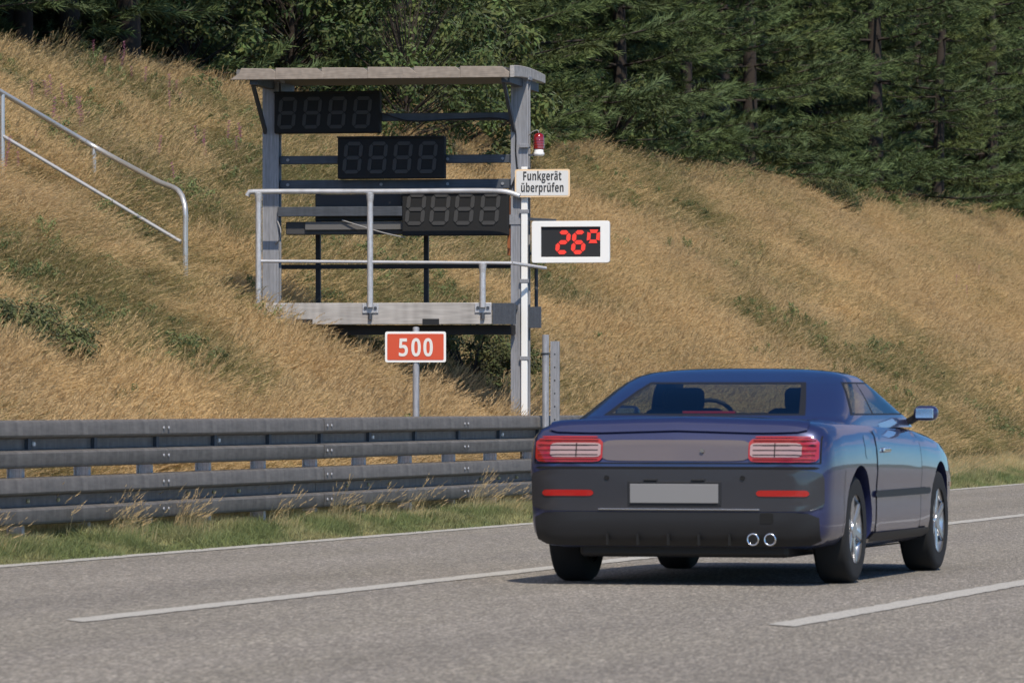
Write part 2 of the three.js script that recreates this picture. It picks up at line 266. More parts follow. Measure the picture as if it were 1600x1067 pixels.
  mesh('cable', tube([loc(534, 344, 0.08), loc(560, 352, 0.1), loc(600, 364, 0.1), loc(632, 371, 0.08)], 0.007, 6), M.cable, g);
  mesh('cable', tube([loc(809, 262, 0.08), loc(806, 275, 0.09), loc(796, 296, 0.1), loc(786, 305, 0.12)], 0.008, 6), M.blackSteel, g);
  mesh('cable', tube([loc(594, 176, 0.1), loc(640, 189, 0.06), loc(720, 186, 0.05), loc(800, 192, 0.075), loc(806, 240, 0.078), loc(808, 262, 0.08)], 0.007, 6, false, 40), M.blackSteel, g);
  for (const px of [450, 596, 700, 786]) for (const y of [249, 288]) mesh('bolt', new THREE.CylinderGeometry(0.016, 0.016, 0.014, 6).rotateX(Math.PI / 2).translate(X(px), Y(y), 0.026), M.postZinc, g);
  for (const yy of [230, 332, 440, 560]) mesh('pipe_clamp', box(X(812, 0.11), X(826, 0.11), Y(yy + 3), Y(yy - 3), 0.071, 0.116, 0.004), M.postZinc, g);
  for (const px of [424, 812]) mesh('cap_plate', box(X(px) - 0.11, X(px) + 0.11, Y(127), Y(122), -0.1, 0.1), M.postZinc, g);
  mesh('cable', tube([loc(433, 345, 0.08), loc(438, 360, 0.12), loc(436, 375, 0.12), loc(430, 381, 0.08)], 0.007, 6), M.cable, g);
}
const segPoly = (k, w, h, t) => { // seven-segment bars, the outline of segment k on a digit w x h
  const e = t * 0.12, m = h / 2; const H = (y) => [[t * 0.5 + e, y], [t + e, y + t / 2], [w - t - e, y + t / 2], [w - t * 0.5 - e, y], [w - t - e, y - t / 2], [t + e, y - t / 2]];
  const W = (x, y0, y1) => [[x, y0 + t * 0.0 + e], [x + t / 2, y0 + t * 0.5 + e], [x + t / 2, y1 - t * 0.5 - e], [x, y1 - e], [x - t / 2, y1 - t * 0.5 - e], [x - t / 2, y0 + t * 0.5 + e]];
  return [() => H(h - t / 2), () => W(w - t / 2, m, h - t / 2), () => W(w - t / 2, t / 2, m), () => H(t / 2), () => W(t / 2, t / 2, m), () => W(t / 2, m, h - t / 2), () => H(m)][k]();
};
const shapeOf = (pts, slant = 0) => { const s = new THREE.Shape(); pts.forEach(([x, y], i) => (i ? s.lineTo(x + y * slant, y) : s.moveTo(x + y * slant, y))); s.closePath(); return s; };
function displayBoard(label, x0p, x1p, y0p, y1p, digitX, dw, dy0, dy1, z) {
  const c = loc((x0p + x1p) / 2, y1p, z), wpos = G0.clone().addScaledVector(GX, c[0]).addScaledVector(GZ, z); wpos.y = c[1];
  const o = thing('display_board', label, 'display board', wpos.toArray(), TURN, 'unlit display boards on the gantry');
  const lx = (px) => loc(px, 250, z)[0] - c[0], ly = (py) => loc(620, py, z)[1] - c[1];
  mesh('housing', box(lx(x0p), lx(x1p), 0, ly(y0p), -0.12, 0, 0.012), M.boardBlack, o);
  mesh('visor', box(lx(x0p), lx(x1p), ly(y0p) - 0.012, ly(y0p) + 0.003, 0.002, 0.03), M.boardBlack, o);
  for (const px of digitX) {
    const d = new THREE.Group(); d.name = 'digit'; d.position.set(lx(px), ly(dy1), 0.003); o.add(d); const w = lx(px + dw) - lx(px), h = ly(dy0) - ly(dy1);
    for (let k = 0; k < 7; k++) mesh('segment', new THREE.ExtrudeGeometry(shapeOf(segPoly(k, w, h, w * 0.2), 0.1), { depth: 0.006, bevelEnabled: false }), M.segment, d);
  }
  return o;
}
displayBoard('black unlit four-digit display board directly under the gantry roof, topmost of three', 428, 593, 142, 208, [432, 471, 510, 549], 28, 150, 200, 0.14);
displayBoard('black unlit four-digit display board in the middle of the gantry', 527, 694, 213, 279, [534, 573, 612, 651], 29, 221, 271, 0.14);
displayBoard('black unlit four-digit display board behind the handrail, lowest of three', 628, 794, 298, 368, [632, 670, 708, 748], 30, 302, 352, 0.14);

const font = await new FontLoader().loadAsync('fonts/droid/droid_sans_bold.typeface.json');
const fontR = await new FontLoader().loadAsync('fonts/droid/droid_sans_regular.typeface.json');
function text(str, h, x, y, z, sx, f = fontR, depth = 0.003) {     // letters centred on x, baseline y, capital height h
  const g = new TextGeometry(str, { font: f, size: h, depth, curveSegments: 5, bevelEnabled: false }); g.computeBoundingBox(); const b = g.boundingBox;
  return g.translate(-(b.min.x + b.max.x) / 2, 0, 0).scale(sx, 1, 1).translate(x, y, z);
}
function rrect(w, h, r) { const s = new THREE.Shape(); s.moveTo(-w / 2 + r, -h / 2); s.lineTo(w / 2 - r, -h / 2); s.quadraticCurveTo(w / 2, -h / 2, w / 2, -h / 2 + r); s.lineTo(w / 2, h / 2 - r); s.quadraticCurveTo(w / 2, h / 2, w / 2 - r, h / 2); s.lineTo(-w / 2 + r, h / 2); s.quadraticCurveTo(-w / 2, h / 2, -w / 2, h / 2 - r); s.lineTo(-w / 2, -h / 2 + r); s.quadraticCurveTo(-w / 2, -h / 2, -w / 2 + r, -h / 2); return s; }
const plate = (w, h, r, d, z) => new THREE.ExtrudeGeometry(rrect(w, h, r), { depth: d, bevelEnabled: false, curveSegments: 4 }).translate(0, 0, z);
function onGantry(px, py, z) { const c = loc(px, py, z), p = G0.clone().addScaledVector(GX, c[0]).addScaledVector(GZ, z); p.y = c[1]; return p.toArray(); }
const PXM = (() => loc(820, 300, 0.15)[0] - loc(819, 300, 0.15)[0])();                         // metres per photograph pixel at the gantry
{ // notice
  const o = thing('notice_sign', 'cream notice board reading Funkgerät überprüfen on the gantry post', 'sign', onGantry(847.5, 286, 0.15), TURN);
  const w = 86 * PXM, h = 43 * PXM;
  mesh('plate', plate(w, h, 0.025, 0.012, -0.012), M.cream, o); mesh('face', plate(w - 0.03, h - 0.03, 0.015, 0.002, 0.0005), M.signFace, o);
  mesh('lettering', text('Funkgerät', 13.5 * PXM, 0.0, 4.5 * PXM, 0.003, 0.66, font), M.ink, o); mesh('lettering', text('überprüfen', 13.5 * PXM, 0.0, -13.5 * PXM, 0.003, 0.66, font), M.ink, o);
  mesh('bracket', box(-0.24, -0.12, -0.02, 0.02, -0.08, -0.0125), M.postZinc, o);
}
{ // temperature display
  const o = thing('temperature_display', 'white framed temperature display showing a red 26 degrees', 'display', onGantry(892, 378, 0.12), TURN);
  const w = 120 * PXM, h = 63 * PXM, e = 13 * PXM;
  mesh('housing', box(-w / 2 + 0.01, w / 2 - 0.01, -h / 2 + 0.01, h / 2 - 0.01, -0.14, -0.02, 0.01), M.white, o);
  const fs = rrect(w, h, 0.02), hole = rrect(w - 2 * e, h - 15 * PXM, 0.004); fs.holes.push(hole);
  mesh('frame', new THREE.ExtrudeGeometry(fs, { depth: 0.03, bevelEnabled: true, bevelSize: 0.005, bevelThickness: 0.005, bevelSegments: 2 }).translate(0, 0, -0.015), M.white, o);
  mesh('screen', box(-w / 2 + e - 0.01, w / 2 - e + 0.01, -h / 2 + 6 * PXM, h / 2 - 6 * PXM, -0.018, -0.004), std(C(0.012, 0.011, 0.011), 0.6), o);
  const dg = (x, y, dw, dh, on, s) => { const d = new THREE.Group(); d.name = 'digit'; d.position.set(x * PXM, y * PXM, -0.003); o.add(d); for (const k of on) mesh('segment', new THREE.ExtrudeGeometry(shapeOf(segPoly(k, dw * PXM, dh * PXM, s * PXM), 0.1), { depth: 0.004, bevelEnabled: false }), M.led, d); };
  dg(-25, -19, 22, 37, [0, 1, 6, 4, 3], 6.5); dg(-0.5, -19, 22, 37, [0, 5, 6, 4, 2, 3], 6.5);
  { const d = new THREE.Group(); d.name = 'digit'; d.position.set(24.5 * PXM, -2 * PXM, -0.003); o.add(d); const W = 20 * PXM, Hh = 21 * PXM, t = 5.5 * PXM;
    for (const p of [[[t * 0.6, Hh], [W - t * 0.6, Hh], [W - t, Hh - t], [t, Hh - t]], [[0, t * 0.7], [t, t], [t, Hh - t], [0, Hh - t * 0.7]], [[t, t], [W - t, t], [W - t * 0.6, 0], [t * 0.6, 0]], [[W, t * 0.7], [W, Hh - t * 0.7], [W - t, Hh - t], [W - t, t]]]) mesh('segment', new THREE.ExtrudeGeometry(shapeOf(p, 0.08), { depth: 0.004, bevelEnabled: false }), M.led, d); }
  mesh('arm', beam([-w / 2 - 0.06, h / 2 + 0.03, -0.1], [-w / 2 + 0.22, h / 2 + 0.012, -0.08], 0.03, 0.03), M.darkSteel, o); mesh('arm', beam([-w / 2 - 0.06, -h / 2 + 0.09, -0.1], [-w / 2 + 0.1, -h / 2 + 0.09, -0.08], 0.03, 0.03), M.darkSteel, o);
}
{ // red warning lamp
  const o = thing('warning_lamp', 'small unlit red warning lamp beside the gantry post', 'lamp', onGantry(842, 244, 0.05), TURN), s = PXM;
  const lens = new THREE.LatheGeometry([[0.001, 36], [4, 35.5], [7.2, 33], [8.2, 28], [8.4, 12], [8.0, 11]].map(([r, y]) => new THREE.Vector2(r * s, y * s)), 20);
  mesh('lens', lens, M.redGlass, o); mesh('base', new THREE.LatheGeometry([[0.001, 11], [7.2, 11], [7.2, 6], [8.6, 5], [8.6, 2], [6, 0], [0.001, 0]].map(([r, y]) => new THREE.Vector2(r * s, y * s)), 20), M.white, o);
  for (const y of [16, 20, 24]) mesh('lens_ring', new THREE.TorusGeometry(8.5 * s, 0.5 * s, 5, 20).rotateX(Math.PI / 2).translate(0, y * s, 0), M.redGlass, o);
  mesh('bracket', beam([-0.14, 2 * s, -0.01], [-0.03, 2 * s, 0], 0.02, 0.02), M.darkSteel, o); mesh('wire', tube([[0, 36 * s, 0], [-0.01, 40 * s, 0], [-0.06, 38 * s, 0], [-0.12, 30 * s, -0.02]], 0.005, 6), M.cable, o);
}
{ // kilometre sign
  const top = atT(649, 542, 13.85), s = top.distanceTo(V(0, EYE, 0)) / F;
  const o = thing('kilometre_sign', 'red and white 500 sign on a thin grey post behind the guard rail', 'sign', [top.x, 0.15, top.z], -(Math.PI / 2 - THREE.MathUtils.degToRad(9)));
  const y = top.y - 0.15, w = 96 * s, h = 48 * s;
  mesh('post', [rod([0, -0.15, -0.035], [0, y + 29 * s, -0.035], 0.03, 12), new THREE.SphereGeometry(0.031, 12, 6).scale(1, 0.5, 1).translate(0, y + 29 * s, -0.035)], M.zinc, o);
  mesh('plate', plate(w, h, 0.02, 0.006, -0.006).translate(0, y, 0), M.white, o); mesh('face', plate(w - 7 * s, h - 7 * s, 0.012, 0.002, 0.0005).translate(0, y, 0), M.redSign, o);
  const num = std(C(0.72, 0.68, 0.62), 0.45);
  for (const [ch, x] of [['5', -19], ['0', 1], ['0', 20]]) mesh('numeral', text(ch, 28 * s, x * s, y - 14.5 * s, 0.003, 0.78, font), num, o);
  for (const dy of [-1, 1]) mesh('clamp', box(-0.05, 0.05, y + dy * 17 * s - 0.012, y + dy * 17 * s + 0.012, -0.07, -0.0065), M.postZinc, o);
}
{ // two posts by the guard rail
  const a = atT(852.5, 523, 13.12), b = atT(867, 533, 13.1);
  const o1 = thing('marker_post', 'slim round grey post in front of the guard rail beside a taller flat one', 'post', [a.x, 0.08, a.z], 0); o1.userData.label = 'slim round galvanised post in front of guard rail, left of the pair';
  mesh('tube', rod([0, -0.1, 0], [0, a.y - 0.08, 0], 0.032, 12), M.zinc, o1); mesh('clamp', new THREE.TorusGeometry(0.036, 0.008, 6, 14).rotateX(Math.PI / 2).translate(0, a.y - 0.08 - 0.17, 0), M.darkSteel, o1);
  const o2 = thing('marker_post', 'flat channel galvanised post in front of guard rail, right of the pair', 'post', [b.x, 0.08, b.z], TURN);
  mesh('channel', [box(-0.04, 0.04, -0.1, b.y - 0.08, -0.004, 0.004), box(-0.04, -0.033, -0.1, b.y - 0.08, -0.035, -0.0045), box(0.033, 0.04, -0.1, b.y - 0.08, -0.035, -0.0045)], M.postZinc, o2);
  for (let k = 0; k < 6; k++) mesh('bolt_hole', new THREE.CylinderGeometry(0.007, 0.007, 0.003, 8).rotateX(Math.PI / 2).translate(0, b.y - 0.2 - k * 0.12, 0.0055), M.blackSteel, o2);
}
const STAIR = [];
{ // stair handrail climbing the slope
  const bs = [hit(289, 450), hit(146, 345), hit(3, 290)], tops = [[289, 318], [146, 229], [3, 145]].map(([px, py], i) => atT(px, py, -bs[i].z));
  const o = thing('stair_handrail', 'shiny steel handrail with lower rail climbing the grassy slope', 'handrail', [bs[0].x, bs[0].y, bs[0].z]); const L = (p) => p.clone().sub(bs[0]);
  STAIR.push(bs[0], bs[2]); const dir = tops[1].clone().sub(tops[0]), dn = dir.clone().normalize(), upE = tops[0].clone().add(V(0, 0.06, 0)); const bend = tops[0].clone().addScaledVector(dn, 0.12).add(V(0, 0.07, 0));
  const end = tops[2].clone().addScaledVector(tops[2].clone().sub(tops[1]).normalize(), 4);
  mesh('top_rail', [tube([L(bs[0].clone().add(V(0, -0.2, 0))), L(tops[0].clone().add(V(0, -0.25, 0))), L(tops[0].clone().add(V(0, -0.06, 0))), L(bend), L(tops[0].clone().lerp(tops[1], 0.3).add(V(0, 0.05, 0))), L(tops[1]), L(tops[2]), L(end)], 0.028, 10, false, 80)], M.stainless, o);
  mesh('lower_rail', rod(L(atT(282, 378, -bs[0].z)), L(atT(3, 212, -bs[2].z)), 0.02), M.stainless, o);
  for (const i of [1, 2]) mesh('post', rod(L(bs[i].clone().add(V(0, -0.2, 0))), L(tops[i]), 0.024), M.stainless, o);
}

// ---------------------------------------------------------------- the car
function buildCar() {
  const car = thing('car', 'dark blue low saloon car driving away in the middle lane', 'car', [30.6, 0, -7.5]);
  const paint = phys(C(0.027, 0.034, 0.1), { metalness: 0.3, roughness: 0.32, clearcoat: 1, clearcoatRoughness: 0.04 });
  const black = std(C(0.012, 0.012, 0.013), 0.55), glass = phys(C(0.62, 0.68, 0.64), { transmission: 1, thickness: 0, roughness: 0.03, ior: 1.5 }), rubber = std(C(0.012, 0.012, 0.012), 0.85), chrome = std(C(0.75, 0.75, 0.76), 0.12, 1), alloy = std(C(0.5, 0.5, 0.51), 0.28, 0.85);
  const redLens = phys(C(0.34, 0.012, 0.01), { roughness: 0.1, clearcoat: 1 }), pinkLens = phys(C(0.36, 0.24, 0.225), { roughness: 0.12, clearcoat: 1 }), grille = phys(C(0.11, 0.09, 0.087), { roughness: 0.18, clearcoat: 1 }), seam = std(C(0.004, 0.004, 0.004), 0.9), plateM = std(C(0.2, 0.195, 0.19), 0.5), fabric = std(C(0.025, 0.025, 0.027), 0.9);
  // lower body: sections along the length
  const S = [[0.0, 0.73, 0.38, 0.68, 0.685], [0.012, 0.79, 0.31, 0.76, 0.775], [0.035, 0.84, 0.26, 0.83, 0.86], [0.075, 0.875, 0.235, 0.885, 0.93], [0.14, 0.895, 0.22, 0.905, 0.955], [0.35, 0.912, 0.21, 0.915, 0.97], [0.75, 0.92, 0.21, 0.915, 0.98], [1.4, 0.92, 0.19, 0.91, 0.975], [2.1, 0.918, 0.19, 0.895, 0.95], [2.8, 0.915, 0.19, 0.87, 0.92], [3.35, 0.905, 0.2, 0.835, 0.87], [3.8, 0.875, 0.21, 0.775, 0.8], [4.02, 0.82, 0.24, 0.71, 0.735], [4.15, 0.72, 0.3, 0.63, 0.645], [4.2, 0.6, 0.38, 0.57, 0.575], [4.22, 0.46, 0.43, 0.53, 0.535]];
  const at = (x) => { let i = 0; while (i < S.length - 2 && x > S[i + 1][0]) i++; const k = clamp((x - S[i][0]) / (S[i + 1][0] - S[i][0]), 0, 1); return S[i].map((v, j) => lerp(v, S[i + 1][j], k)); };
  const xs = [0, 0.005, 0.012, 0.022, 0.035, 0.052, 0.075, 0.105, 0.14, 0.2, 0.27, 0.35]; for (let x = 0.45; x < 3.75; x += 0.1) xs.push(x); xs.push(3.8, 3.88, 3.95, 4.02, 4.07, 4.11, 4.15, 4.18, 4.2, 4.212, 4.22);
  const sm = (x) => { const d = x < 0.4 ? 0.012 : 0.12; const a = at(Math.max(0, x - d)), b = at(x), c = at(Math.min(4.22, x + d)); return b.map((v, j) => j ? (a[j] + 2 * v + c[j]) / 4 : v); };
  const NS = 34, ring = (x) => {
    const [, w, yb, ys, yt] = sm(x), ym = lerp(yb, ys, 0.62);
    const cv = new THREE.CatmullRomCurve3([V(0, yb, 0), V(0, yb, w * 0.5), V(0, yb + 0.005, w * 0.86), V(0, yb + 0.06, w * 0.965), V(0, ym - 0.08, w * 0.992), V(0, ym, w), V(0, ys - 0.09, w * 0.985), V(0, ys - 0.025, w * 0.955), V(0, ys + (yt - ys) * 0.35, w * 0.87), V(0, yt - 0.012, w * 0.5), V(0, yt, 0)], false, 'centripetal');
    return cv.getSpacedPoints(NS).map((p) => [p.z, p.y]);
  };
  const pos = [], idx = [], per = NS * 2;
  for (const x of xs) { const r = ring(x); for (let i = 0; i < NS; i++) pos.push(x, r[i][1], r[i][0]); for (let i = NS; i > 0; i--) pos.push(x, r[i][1], -r[i][0]); }
  for (let j = 0; j < xs.length - 1; j++) for (let i = 0; i < per; i++) { const a = j * per + i, b = j * per + (i + 1) % per, c = a + per, d = b + per; idx.push(a, c, b, b, c, d); }
  for (const [j, flip] of [[0, 0], [xs.length - 1, 1]]) { const c = pos.length / 3, [, w, yb, ys] = sm(xs[j]); pos.push(xs[j] + (flip ? 0.004 : -0.004), (yb + ys) / 2, 0); for (let i = 0; i < per; i++) { const a = j * per + i, b = j * per + (i + 1) % per; flip ? idx.push(c, b, a) : idx.push(c, a, b); } }
  const bg = new THREE.BufferGeometry(); bg.setAttribute('position', new THREE.Float32BufferAttribute(pos, 3)); bg.setIndex(idx); bg.computeVertexNormals(); bg.setAttribute('uv', new THREE.Float32BufferAttribute(new Float32Array(pos.length / 3 * 2), 2));
  { // orientation check: volume must be positive
    let v = 0; const p = bg.attributes.position, a = V(), b = V(), c = V(); for (let i = 0; i < idx.length; i += 3) { a.fromBufferAttribute(p, idx[i]); b.fromBufferAttribute(p, idx[i + 1]); c.fromBufferAttribute(p, idx[i + 2]); v += a.dot(b.cross(c)); } if (v < 0) { for (let i = 0; i < idx.length; i += 3) [idx[i], idx[i + 1]] = [idx[i + 1], idx[i]]; bg.setIndex(idx); bg.computeVertexNormals(); } }
  const WX = [0.8, 3.32], WR = 0.315;
  const ev = new Evaluator(); ev.attributes = ['position', 'normal', 'uv']; ev.useGroups = false;
  let body = new Brush(bg, paint); body.updateMatrixWorld();
  for (const x of WX) for (const s of [1, -1]) { const c = new Brush(new THREE.CylinderGeometry(0.36, 0.36, 0.36, 40).rotateX(Math.PI / 2).translate(x, WR + 0.01, s * 0.86), paint); c.updateMatrixWorld(); body = ev.evaluate(body, c, SUBTRACTION); body.updateMatrixWorld(); }
  const bodyM = mesh('body', body.geometry, paint, car);
  const solid = new THREE.Mesh(bg, new THREE.MeshBasicMaterial({ side: THREE.DoubleSide })); const rc = new THREE.Raycaster();
  // a panel that follows the body: (u, v) outline grid cast onto the surface along an axis
  function patch(axis, uvGrid, off, thick = 0) {                              // uvGrid: rows of [a, b]; axis 'rear' -> (z, y), 'right' / 'left' -> (x, y), 'top' -> (x, z)
    const P = [], N = [], rows = uvGrid.length, cols = uvGrid[0].length, ids = [];
    for (const row of uvGrid) for (const [a, b] of row) {
      const o = axis === 'rear' ? V(-1, b, a) : axis === 'front' ? V(6, b, a) : axis === 'right' ? V(a, b, 2) : axis === 'left' ? V(a, b, -2) : V(a, 2, b), d = axis === 'rear' ? V(1, 0, 0) : axis === 'front' ? V(-1, 0, 0) : axis === 'right' ? V(0, 0, -1) : axis === 'left' ? V(0, 0, 1) : V(0, -1, 0);
      rc.set(o, d); const h = rc.intersectObject(solid)[0]; const p = h ? h.point : o.clone().addScaledVector(d, 1), n = h ? h.face.normal.clone() : d.clone().negate(); if (n.dot(d) > 0) n.negate();
      P.push(...p.addScaledVector(n, off).toArray());
    }
    for (let j = 0; j < rows - 1; j++) for (let i = 0; i < cols - 1; i++) { const a = j * cols + i; ids.push(a, a + 1, a + cols + 1, a, a + cols + 1, a + cols); }
    const g = new THREE.BufferGeometry(); g.setAttribute('position', new THREE.Float32BufferAttribute(P, 3)); g.setIndex(ids); g.computeVertexNormals(); return g;
  }
  const rectGrid = (a0, a1, b0, b1, na, nb, f) => Array.from({ length: nb + 1 }, (_, j) => Array.from({ length: na + 1 }, (_, i) => { const u = i / na, v = j / nb, p = [lerp(a0, a1, u), lerp(b0, b1, v)]; return f ? f(p, u, v) : p; }));
  const round = (a0, a1, b0, b1, k = 6) => (p, u, v) => { const U = 2 * u - 1, W = 2 * v - 1, q = Math.pow(Math.pow(Math.abs(U), k) + Math.pow(Math.abs(W), k), 1 / k) || 1, m = Math.max(Math.abs(U), Math.abs(W)) || 1; return [(a0 + a1) / 2 + U / q * m * (a1 - a0) / 2, (b0 + b1) / 2 + W / q * m * (b1 - b0) / 2]; };
  const rp = (axis, a0, a1, b0, b1, off, na = 16, nb = 6, k = 8) => patch(axis, rectGrid(a0, a1, b0, b1, na, nb, round(a0, a1, b0, b1, k)), off);
  // rear: lamp band, garnish, bumper, plate
  mesh('garnish', rp('rear', -0.44, 0.44, 0.715, 0.835, 0.006, 24), grille, car);
  for (const s of [-1, 1]) {
    const tl = mesh('tail_light', rp('rear', s * 0.43, s * 0.83, 0.708, 0.842, 0.012, 20), redLens, car);
    mesh('reversing_light', rp('rear', s * 0.44, s * 0.74, 0.735, 0.815, 0.016, 10), pinkLens, tl);
    for (const h of [0.722, 0.748, 0.775, 0.802, 0.828]) mesh('lens_rib', rp('rear', s * 0.45, s * 0.82, h - 0.0022, h + 0.0022, 0.019, 16, 1, 20), seam, tl);
    mesh('lens_divider', rp('rear', s * 0.582, s * 0.588, 0.735, 0.815, 0.0195, 1, 6, 20), seam, tl);
    mesh('boot_gap', rp('rear', s * 0.838, s * 0.845, 0.70, 0.86, 0.003, 1, 10, 20), seam, car); mesh('bumper_side_gap', rp(s > 0 ? 'right' : 'left', 0.40, 0.406, 0.24, 0.67, 0.003, 1, 10, 20), seam, car);
    mesh('deck_gap', rp('top', 0.1, 0.62, s * 0.7 - 0.004, s * 0.7 + 0.004, 0.003, 12, 1, 20), seam, car);
    mesh('plate_lamp', box(-0.03, -0.012, 0.603, 0.615, s * 0.14 - 0.04, s * 0.14 + 0.04, 0.003), black, car);
    mesh('parking_sensor', new THREE.CylinderGeometry(0.014, 0.014, 0.006, 12).rotateZ(Math.PI / 2).translate(-0.018, 0.62, s * 0.4), seam, car);
    mesh('reflector', rp('rear', s * 0.48, s * 0.78, 0.515, 0.55, 0.018, 12, 3), redLens, car);
    mesh('trim_strip', rp('rear', s * 0.46, s * 0.8, 0.846, 0.854, 0.01, 12, 2), redLens, car);
  }
  mesh('bumper_seam', rp('rear', -0.84, 0.84, 0.668, 0.684, 0.004, 30, 2, 20), seam, car);
  mesh('bumper', rp('rear', -0.855, 0.855, 0.43, 0.668, 0.012, 40, 10, 10), phys(C(0.026, 0.025, 0.028), { roughness: 0.3, clearcoat: 0.7, clearcoatRoughness: 0.08 }), car);
  mesh('valance', rp('rear', -0.83, 0.83, 0.24, 0.425, 0.014, 30, 6, 10), black, car);
  const pl = mesh('number_plate', box(-0.032, -0.018, 0.475, 0.585, -0.26, 0.26, 0.004), plateM, car); mesh('plate_surround', box(-0.022, -0.008, 0.46, 0.6, -0.275, 0.275, 0.004), black, car);
  mesh('chrome_strip', box(-0.026, -0.018, 0.436, 0.444, -0.45, 0.5, 0.002), chrome, car);
  mesh('boot_seam', rp('rear', -0.86, 0.86, 0.7, 0.706, 0.004, 30, 1, 30), seam, car); mesh('boot_spoiler', rp('top', 0.05, 0.17, -0.76, 0.76, 0.014, 6, 24, 10), paint, car);
  mesh('boot_lock', new THREE.CylinderGeometry(0.012, 0.012, 0.008, 12).rotateZ(Math.PI / 2).translate(-0.004, 0.775, 0.16), chrome, car); mesh('tow_cover', rp('rear', 0.5, 0.58, 0.36, 0.42, 0.0155, 4, 4, 8), seam, car);
  for (let k = 0; k < 5; k++) mesh('diffuser_fin', box(-0.02, 0.02, 0.235, 0.30, -0.4 + k * 0.18 - 0.004, -0.4 + k * 0.18 + 0.004), seam, car);
  for (const z of [0.46, 0.56]) mesh('exhaust_pipe', [rod([-0.01, 0.27, z], [0.4, 0.28, z], 0.032, 14), new THREE.TorusGeometry(0.032, 0.006, 6, 16).rotateY(Math.PI / 2).translate(-0.012, 0.27, z)], chrome, car), mesh('exhaust_bore', new THREE.CylinderGeometry(0.028, 0.028, 0.004, 14).rotateZ(Math.PI / 2).translate(-0.0135, 0.27, z), seam, car);
  mesh('underbody', box(0.2, 4.0, 0.16, 0.3, -0.62, 0.62, 0.03), black, car);
  // sides: doors, handles, sills, mouldings
  for (const [ax, s] of [['right', 1], ['left', -1]]) {
    const door = mesh('door', rp(ax, 1.28, 2.62, 0.27, 0.89, 0.003, 30, 16, 16), paint, car);
    const hz = s * 0.925; mesh('door_handle', box(1.42, 1.6, 0.755, 0.785, hz - 0.012, hz + 0.012, 0.01), chrome, door);
    mesh('side_moulding', rp(ax, 1.2, 2.9, 0.49, 0.53, 0.014, 30, 3, 16), black, car);
    mesh('sill', rp(ax, 1.17, 2.95, 0.235, 0.285, 0.012, 30, 3, 16), black, car);
    mesh('door_gap', rp(ax, 1.262, 1.274, 0.27, 0.89, 0.002, 1, 16, 30), seam, car); mesh('door_gap', rp(ax, 2.626, 2.638, 0.27, 0.88, 0.002, 1, 16, 30), seam, car);
    mesh('indicator', rp(ax, 3.72, 3.8, 0.52, 0.55, 0.006, 4, 2), std(C(0.6, 0.22, 0.02), 0.2), car);
    if (s > 0) mesh('fuel_flap', rp(ax, 0.95, 1.12, 0.72, 0.86, 0.0018, 8, 8, 6), paint, car);
    const mir = mesh('door_mirror', new RoundedBoxGeometry(0.1, 0.09, 0.15, 3, 0.04).translate(2.62, 0.985, s * 0.945), paint, car); mesh('mirror_glass', box(2.563, 2.568, 0.955, 1.015, s * 0.945 - 0.055, s * 0.945 + 0.055, 0.002), chrome, mir); mesh('mirror_foot', beam([2.68, 0.93, s * 0.82], [2.63, 0.97, s * 0.9], 0.05, 0.03), black, mir);
    mesh('headlight', rp('front', s * 0.36, s * 0.66, 0.53, 0.63, 0.006, 12, 5), phys(C(0.7, 0.7, 0.7), { roughness: 0.1, clearcoat: 1 }), car);
  }
  mesh('front_grille', rp('front', -0.3, 0.3, 0.47, 0.53, 0.006, 12, 4), black, car);
  // greenhouse: rings by height, windows left as their own panes
  const levels = [[0.90, 0.50, 3.16, 0.845, 6], [0.955, 0.60, 3.02, 0.83, 6], [1.0, 0.75, 2.86, 0.805, 5.5], [1.06, 0.93, 2.67, 0.77, 5], [1.12, 1.12, 2.48, 0.73, 4.6], [1.17, 1.30, 2.32, 0.69, 4.2], [1.205, 1.45, 2.2, 0.65, 4], [1.23, 1.56, 2.1, 0.58, 3.6], [1.246, 1.66, 2.02, 0.46, 3], [1.255, 1.74, 1.94, 0.28, 2.6]];
  const lv = (y) => { let i = 0; while (i < levels.length - 2 && y > levels[i + 1][0]) i++; const k = (y - levels[i][0]) / (levels[i + 1][0] - levels[i][0]); return levels[i].map((v, j) => lerp(v, levels[i + 1][j], k)); };
  const ys = [0.9, 0.93, 0.955, 0.975, 0.985, 1.0, 1.03, 1.06, 1.09, 1.12, 1.145, 1.162, 1.172, 1.19, 1.205, 1.218, 1.23, 1.239, 1.246, 1.251, 1.255], NQ = 40;
  const ringPts = (y) => {
    const [, xa, xb, w, n] = lv(y), cx = (xa + xb) / 2, a = (xb - xa) / 2, out = [];
    for (let q = 0; q < 4; q++) {                                             // sides: rear, right, front, left
      const mid = [Math.PI, Math.PI / 2, 0, -Math.PI / 2][q], dense = []; for (let i = 0; i <= 400; i++) { const ph = mid - Math.PI / 4 * (q % 2 ? -1 : -1) * 0 + (Math.PI / 4) * (1 - 2 * i / 400), c = Math.cos(ph), s = Math.sin(ph); dense.push([cx + a * Math.sign(c) * Math.pow(Math.abs(c), 2 / n), w * Math.sign(s) * Math.pow(Math.abs(s), 2 / n)]); }
      const len = [0]; for (let i = 1; i < dense.length; i++) len.push(len[i - 1] + Math.hypot(dense[i][0] - dense[i - 1][0], dense[i][1] - dense[i - 1][1]));
      for (let k = 0; k < NQ; k++) { const L = len[400] * k / NQ; let i = 1; while (i < 400 && len[i] < L) i++; const f = (L - len[i - 1]) / (len[i] - len[i - 1] || 1); out.push([lerp(dense[i - 1][0], dense[i][0], f), lerp(dense[i - 1][1], dense[i][1], f)]); }
    }
    return out;
  };
  const rings = ys.map(ringPts), NR = NQ * 4, gp = []; rings.forEach((r, j) => r.forEach(([x, z]) => gp.push(x, ys[j], z)));
  const topC = gp.length / 3; gp.push(1.84, 1.257, 0);
